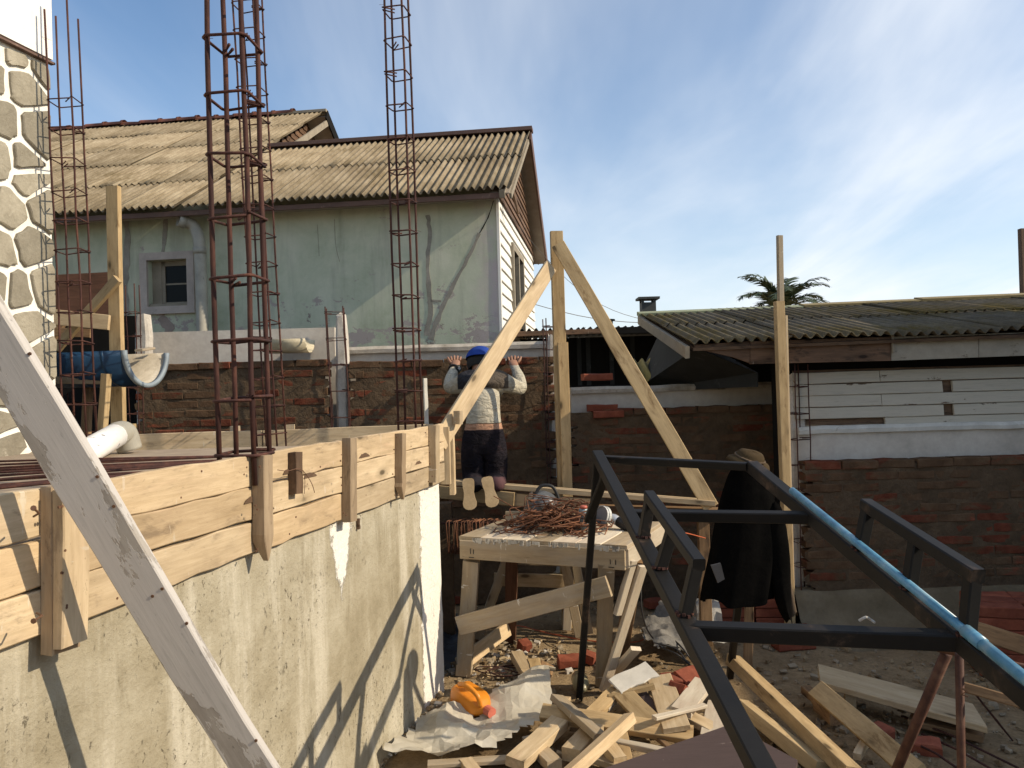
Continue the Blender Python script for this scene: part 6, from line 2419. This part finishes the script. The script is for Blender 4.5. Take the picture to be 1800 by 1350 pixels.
for k, (a, b, r) in enumerate(((870, 1178, .12), (888, 1186, .10), (900, 1180, .14))):
    c = gz(a, b, .02)
    mb.tube(spline([c + V((r * math.cos(t) * random.uniform(.8, 1.2), r * .6 * math.sin(t), random.uniform(-.005, .02))) for t in [i * .9 for i in range(7)]], 5), .0035, 5)
centred(mb, 'wire_tangle', RUST, None, True, label='tangle of rusty wire on the ground under the table front', cat='wire')
# blue black plastic at the left table leg
crumple([(770, 1196), (772, 1108), (806, 1100), (812, 1128), (796, 1200)], .05, .10, 'dark_bag', plain('dark_blue_bag', (.022, .028, .036), .5), 'dark blue plastic bag in the shade behind the left table leg', 'bag', 3.0, .03)
# half crushed clear bottle
bt = gz(1020, 1200, .05)
mb = MB()
mb.tube([bt + V((-.0, .08, 0)), bt + V((.0, .06, .0)), bt + V((0, -.06, .01)), bt + V((.005, -.09, .012)), bt + V((.006, -.13, .014))], [.035, .046, .044, .02, .016], 12)
centred(mb, 'crushed_bottle', plain('cloudy_bottle', (.3, .27, .17), .3, spec=.5), None, True, label='cloudy crushed plastic bottle on the ground left of the black leg', cat='bottle')

# long boards on the right
offcut('long square timber running from the heap to the bottom edge, left of two', (1288, 1160), (1500, 1362), .11, .07, .075, .06, PINE_YEL, name='timber', cat='timber', tilt=.25)
offcut('shorter timber with a dirty pointed end below the steel rail', (1304, 1240), (1444, 1352), .08, .03, .065, .06, PINE_YEL, name='timber', cat='timber', tilt=.3)
offcut('long thin rail with a bright upper edge running to the bottom right', (1436, 1212), (1612, 1360), .14, .10, .09, .035, PINE_YEL, name='timber', cat='timber', tilt=-.75)
offcut('short block end sticking out under the long thin rail', (1416, 1212), (1440, 1232), .06, .06, .05, .04, PINE_BROWN, name='timber', cat='timber')
offcut('brown block supporting the long thin rail', (1440, 1236), (1470, 1262), .05, .05, .06, .07, PINE_BROWN, name='timber', cat='timber')
offcut('small pine cleat under the lower end of the long thin rail', (1520, 1306), (1506, 1330), .06, .05, .035, .03, PINE, name='timber', cat='timber')
A, B = gz(1440, 1187, .12), gz(1722, 1262, .10)
plank('wide_board', A, B, .24, .03, V((.35, 1, .0)), PINE, None, jit=.002, n=6, end_cut=-.12, label='wide pale board raised on blocks right of the long rail', cat='board')
offcut('small block holding up the near side of the wide pale board', (1492, 1216), (1496, 1236), .05, .05, .05, .09, PINE, name='timber', cat='timber')
offcut('dark board lying in the shade beneath the wide pale board', (1600, 1262), (1730, 1292), .04, .03, .12, .03, PINE_BROWN, name='timber', cat='timber')
pn('plank_on_bricks', at(1700, 1103, 4.0), at(1850, 1150, 3.7), .085, .03, (0, -1, .2), PINE_BROWN, None, label='board lying across the front of the right brick stack', cat='plank')
pn('rebar_end', at(1716, 1222, 3.2), gz(1780, 1302, .01), .008, .008, (0, -1, 0), RUST, None, label='thin rusty rod leaning behind the rusty trestle', cat='rebar')
for i, (a, b) in enumerate((((1585, 1258), (1790, 1350)), ((1600, 1302), (1700, 1362)), ((1620, 1290), (1760, 1362)))):
    q0, q1_ = gz(*a, .03), gz(*b, .03)
    mb = MB()
    mb.tube([q0, (q0 + q1_) / 2 + V((0, .01, .01)), q1_], .0055, 6)
    centred(mb, 'loose_bar', RUST, None, True, label=('upper', 'lowest', 'middle')[i] + ' of three rusty bars lying in the rubble at bottom right', cat='rebar', group='rusty bars in the rubble')
# brown painted panel at the bottom
mb = MB()
mb.quadprism([gz(1040, 1358, .13), gz(1284, 1273, .15), gz(1402, 1336, .15), gz(1380, 1420, .13), gz(1050, 1430, .12)], (0, 0, -.02))
centred(mb, 'painted_panel', PURPLE, None, label='dull purple brown painted panel at the bottom edge under the steel rail', cat='panel')
offcut('thin pale batten crossing low behind the purple brown panel', (1060, 1300), (1210, 1330), .06, .06, .04, .025, PALE)
offcut('wide short board under the bright batten near the bottom edge', (1040, 1330), (1110, 1352), .05, .05, .10, .025, PINE_GREY, tilt=.2)
offcut('thick grey offcut half under the plastic sheet and the wide block', (930, 1300), (975, 1345), .04, .04, .07, .04, PINE_GREY)
offcut('slim yellow stick leaning over the back of the heap below the fibre board', (1070, 1226), (1150, 1206), .10, .15, .03, .025, PINE_YEL)
offcut('dirty board with a sawn step in the heap left of the pinkish brick', (1150, 1216), (1205, 1240), .09, .10, .08, .025, PINE_GREY, tilt=.2)
offcut('small triangular offcut on the ground between jug and black leg', (955, 1226), (1000, 1232), .03, .03, .06, .02, PINE)
offcut('narrow pale strip lying across the broad yellow board of the heap', (1150, 1262), (1240, 1240), .13, .13, .035, .015, PALE)
offcut('short chunky block at the front of the heap beside the purple brown panel', (1068, 1310), (1090, 1340), .09, .07, .06, .045, PINE)
# rubble, chips and dust clods
rr_ = random.Random(3)
def rubble(n, region, smin, smax, name, mats_, seedv):
    mb = MB()
    for _ in range(n):
        px, py = region()
        p = gz(px, py, 0)
        s_ = smin + (smax - smin) * rr_.random() ** 3
        R = Matrix.Rotation(rr_.uniform(0, 6.28), 3, 'Z') @ Matrix.Rotation(rr_.uniform(-.6, .6), 3, 'X')
        b0 = len(mb.v)
        mb.box(p + V((0, 0, s_ * .2)), s_ * rr_.uniform(.8, 2), s_ * rr_.uniform(.6, 1.2), s_ * rr_.uniform(.4, .9), R, rr_.randrange(len(mats_)))
        for k in range(b0, len(mb.v)):
            v = V(mb.v[k])
            mb.v[k] = tuple(v + V((rr_.uniform(-1, 1), rr_.uniform(-1, 1), rr_.uniform(-1, 1))) * s_ * .22)
    mb.build(name, mats_, kind='stuff', label='loose rubble, mortar clods and brick chips scattered on the ground', cat='rubble')
CLOD = mnoise('mortar_clod', [(.3, (.2, .155, .1)), (.7, (.34, .28, .2))], scale=20, bump=.5)
CHIPW = plain('wood_chip', (.42, .32, .19), .9)
def reg1():
    return rr_.uniform(770, 1330), 1040 + 300 * rr_.random() ** 1.3
def reg2():
    return rr_.gauss(900, 55), rr_.gauss(1165, 22)
def reg3():
    return rr_.uniform(1330, 1820), rr_.uniform(1130, 1370)
def reg4():
    x = rr_.uniform(640, 775)
    return x, 1215 + (775 - x) * 1.05 + rr_.uniform(-4, 22)
rubble(700, reg1, .005, .024, 'rubble', [CLOD, CLOD, DIRT, CHIPW], 1)
rubble(520, reg2, .005, .03, 'rubble', [CLOD, CLOD, POST, CHIPW, CLOD], 2)
rubble(600, reg3, .006, .03, 'rubble', [DIRT, DIRT, CLOD, CLOD], 3)
rubble(260, reg4, .006, .035, 'rubble', [CLOD, POST, DIRT], 4)

# unseen wall with a taller block, both added to shade the right of the site
mb = MB()
mb.box((5.75, .6, 1.4), .2, 9.5, 2.8)
mb.box((5.80, 4.92, 2.0), .34, 1.16, 4.0)
nb = mb.build('shade_wall', DIRTYWHITE, None, label='plain rendered wall added outside the view to shade the right side of the site', cat='wall')
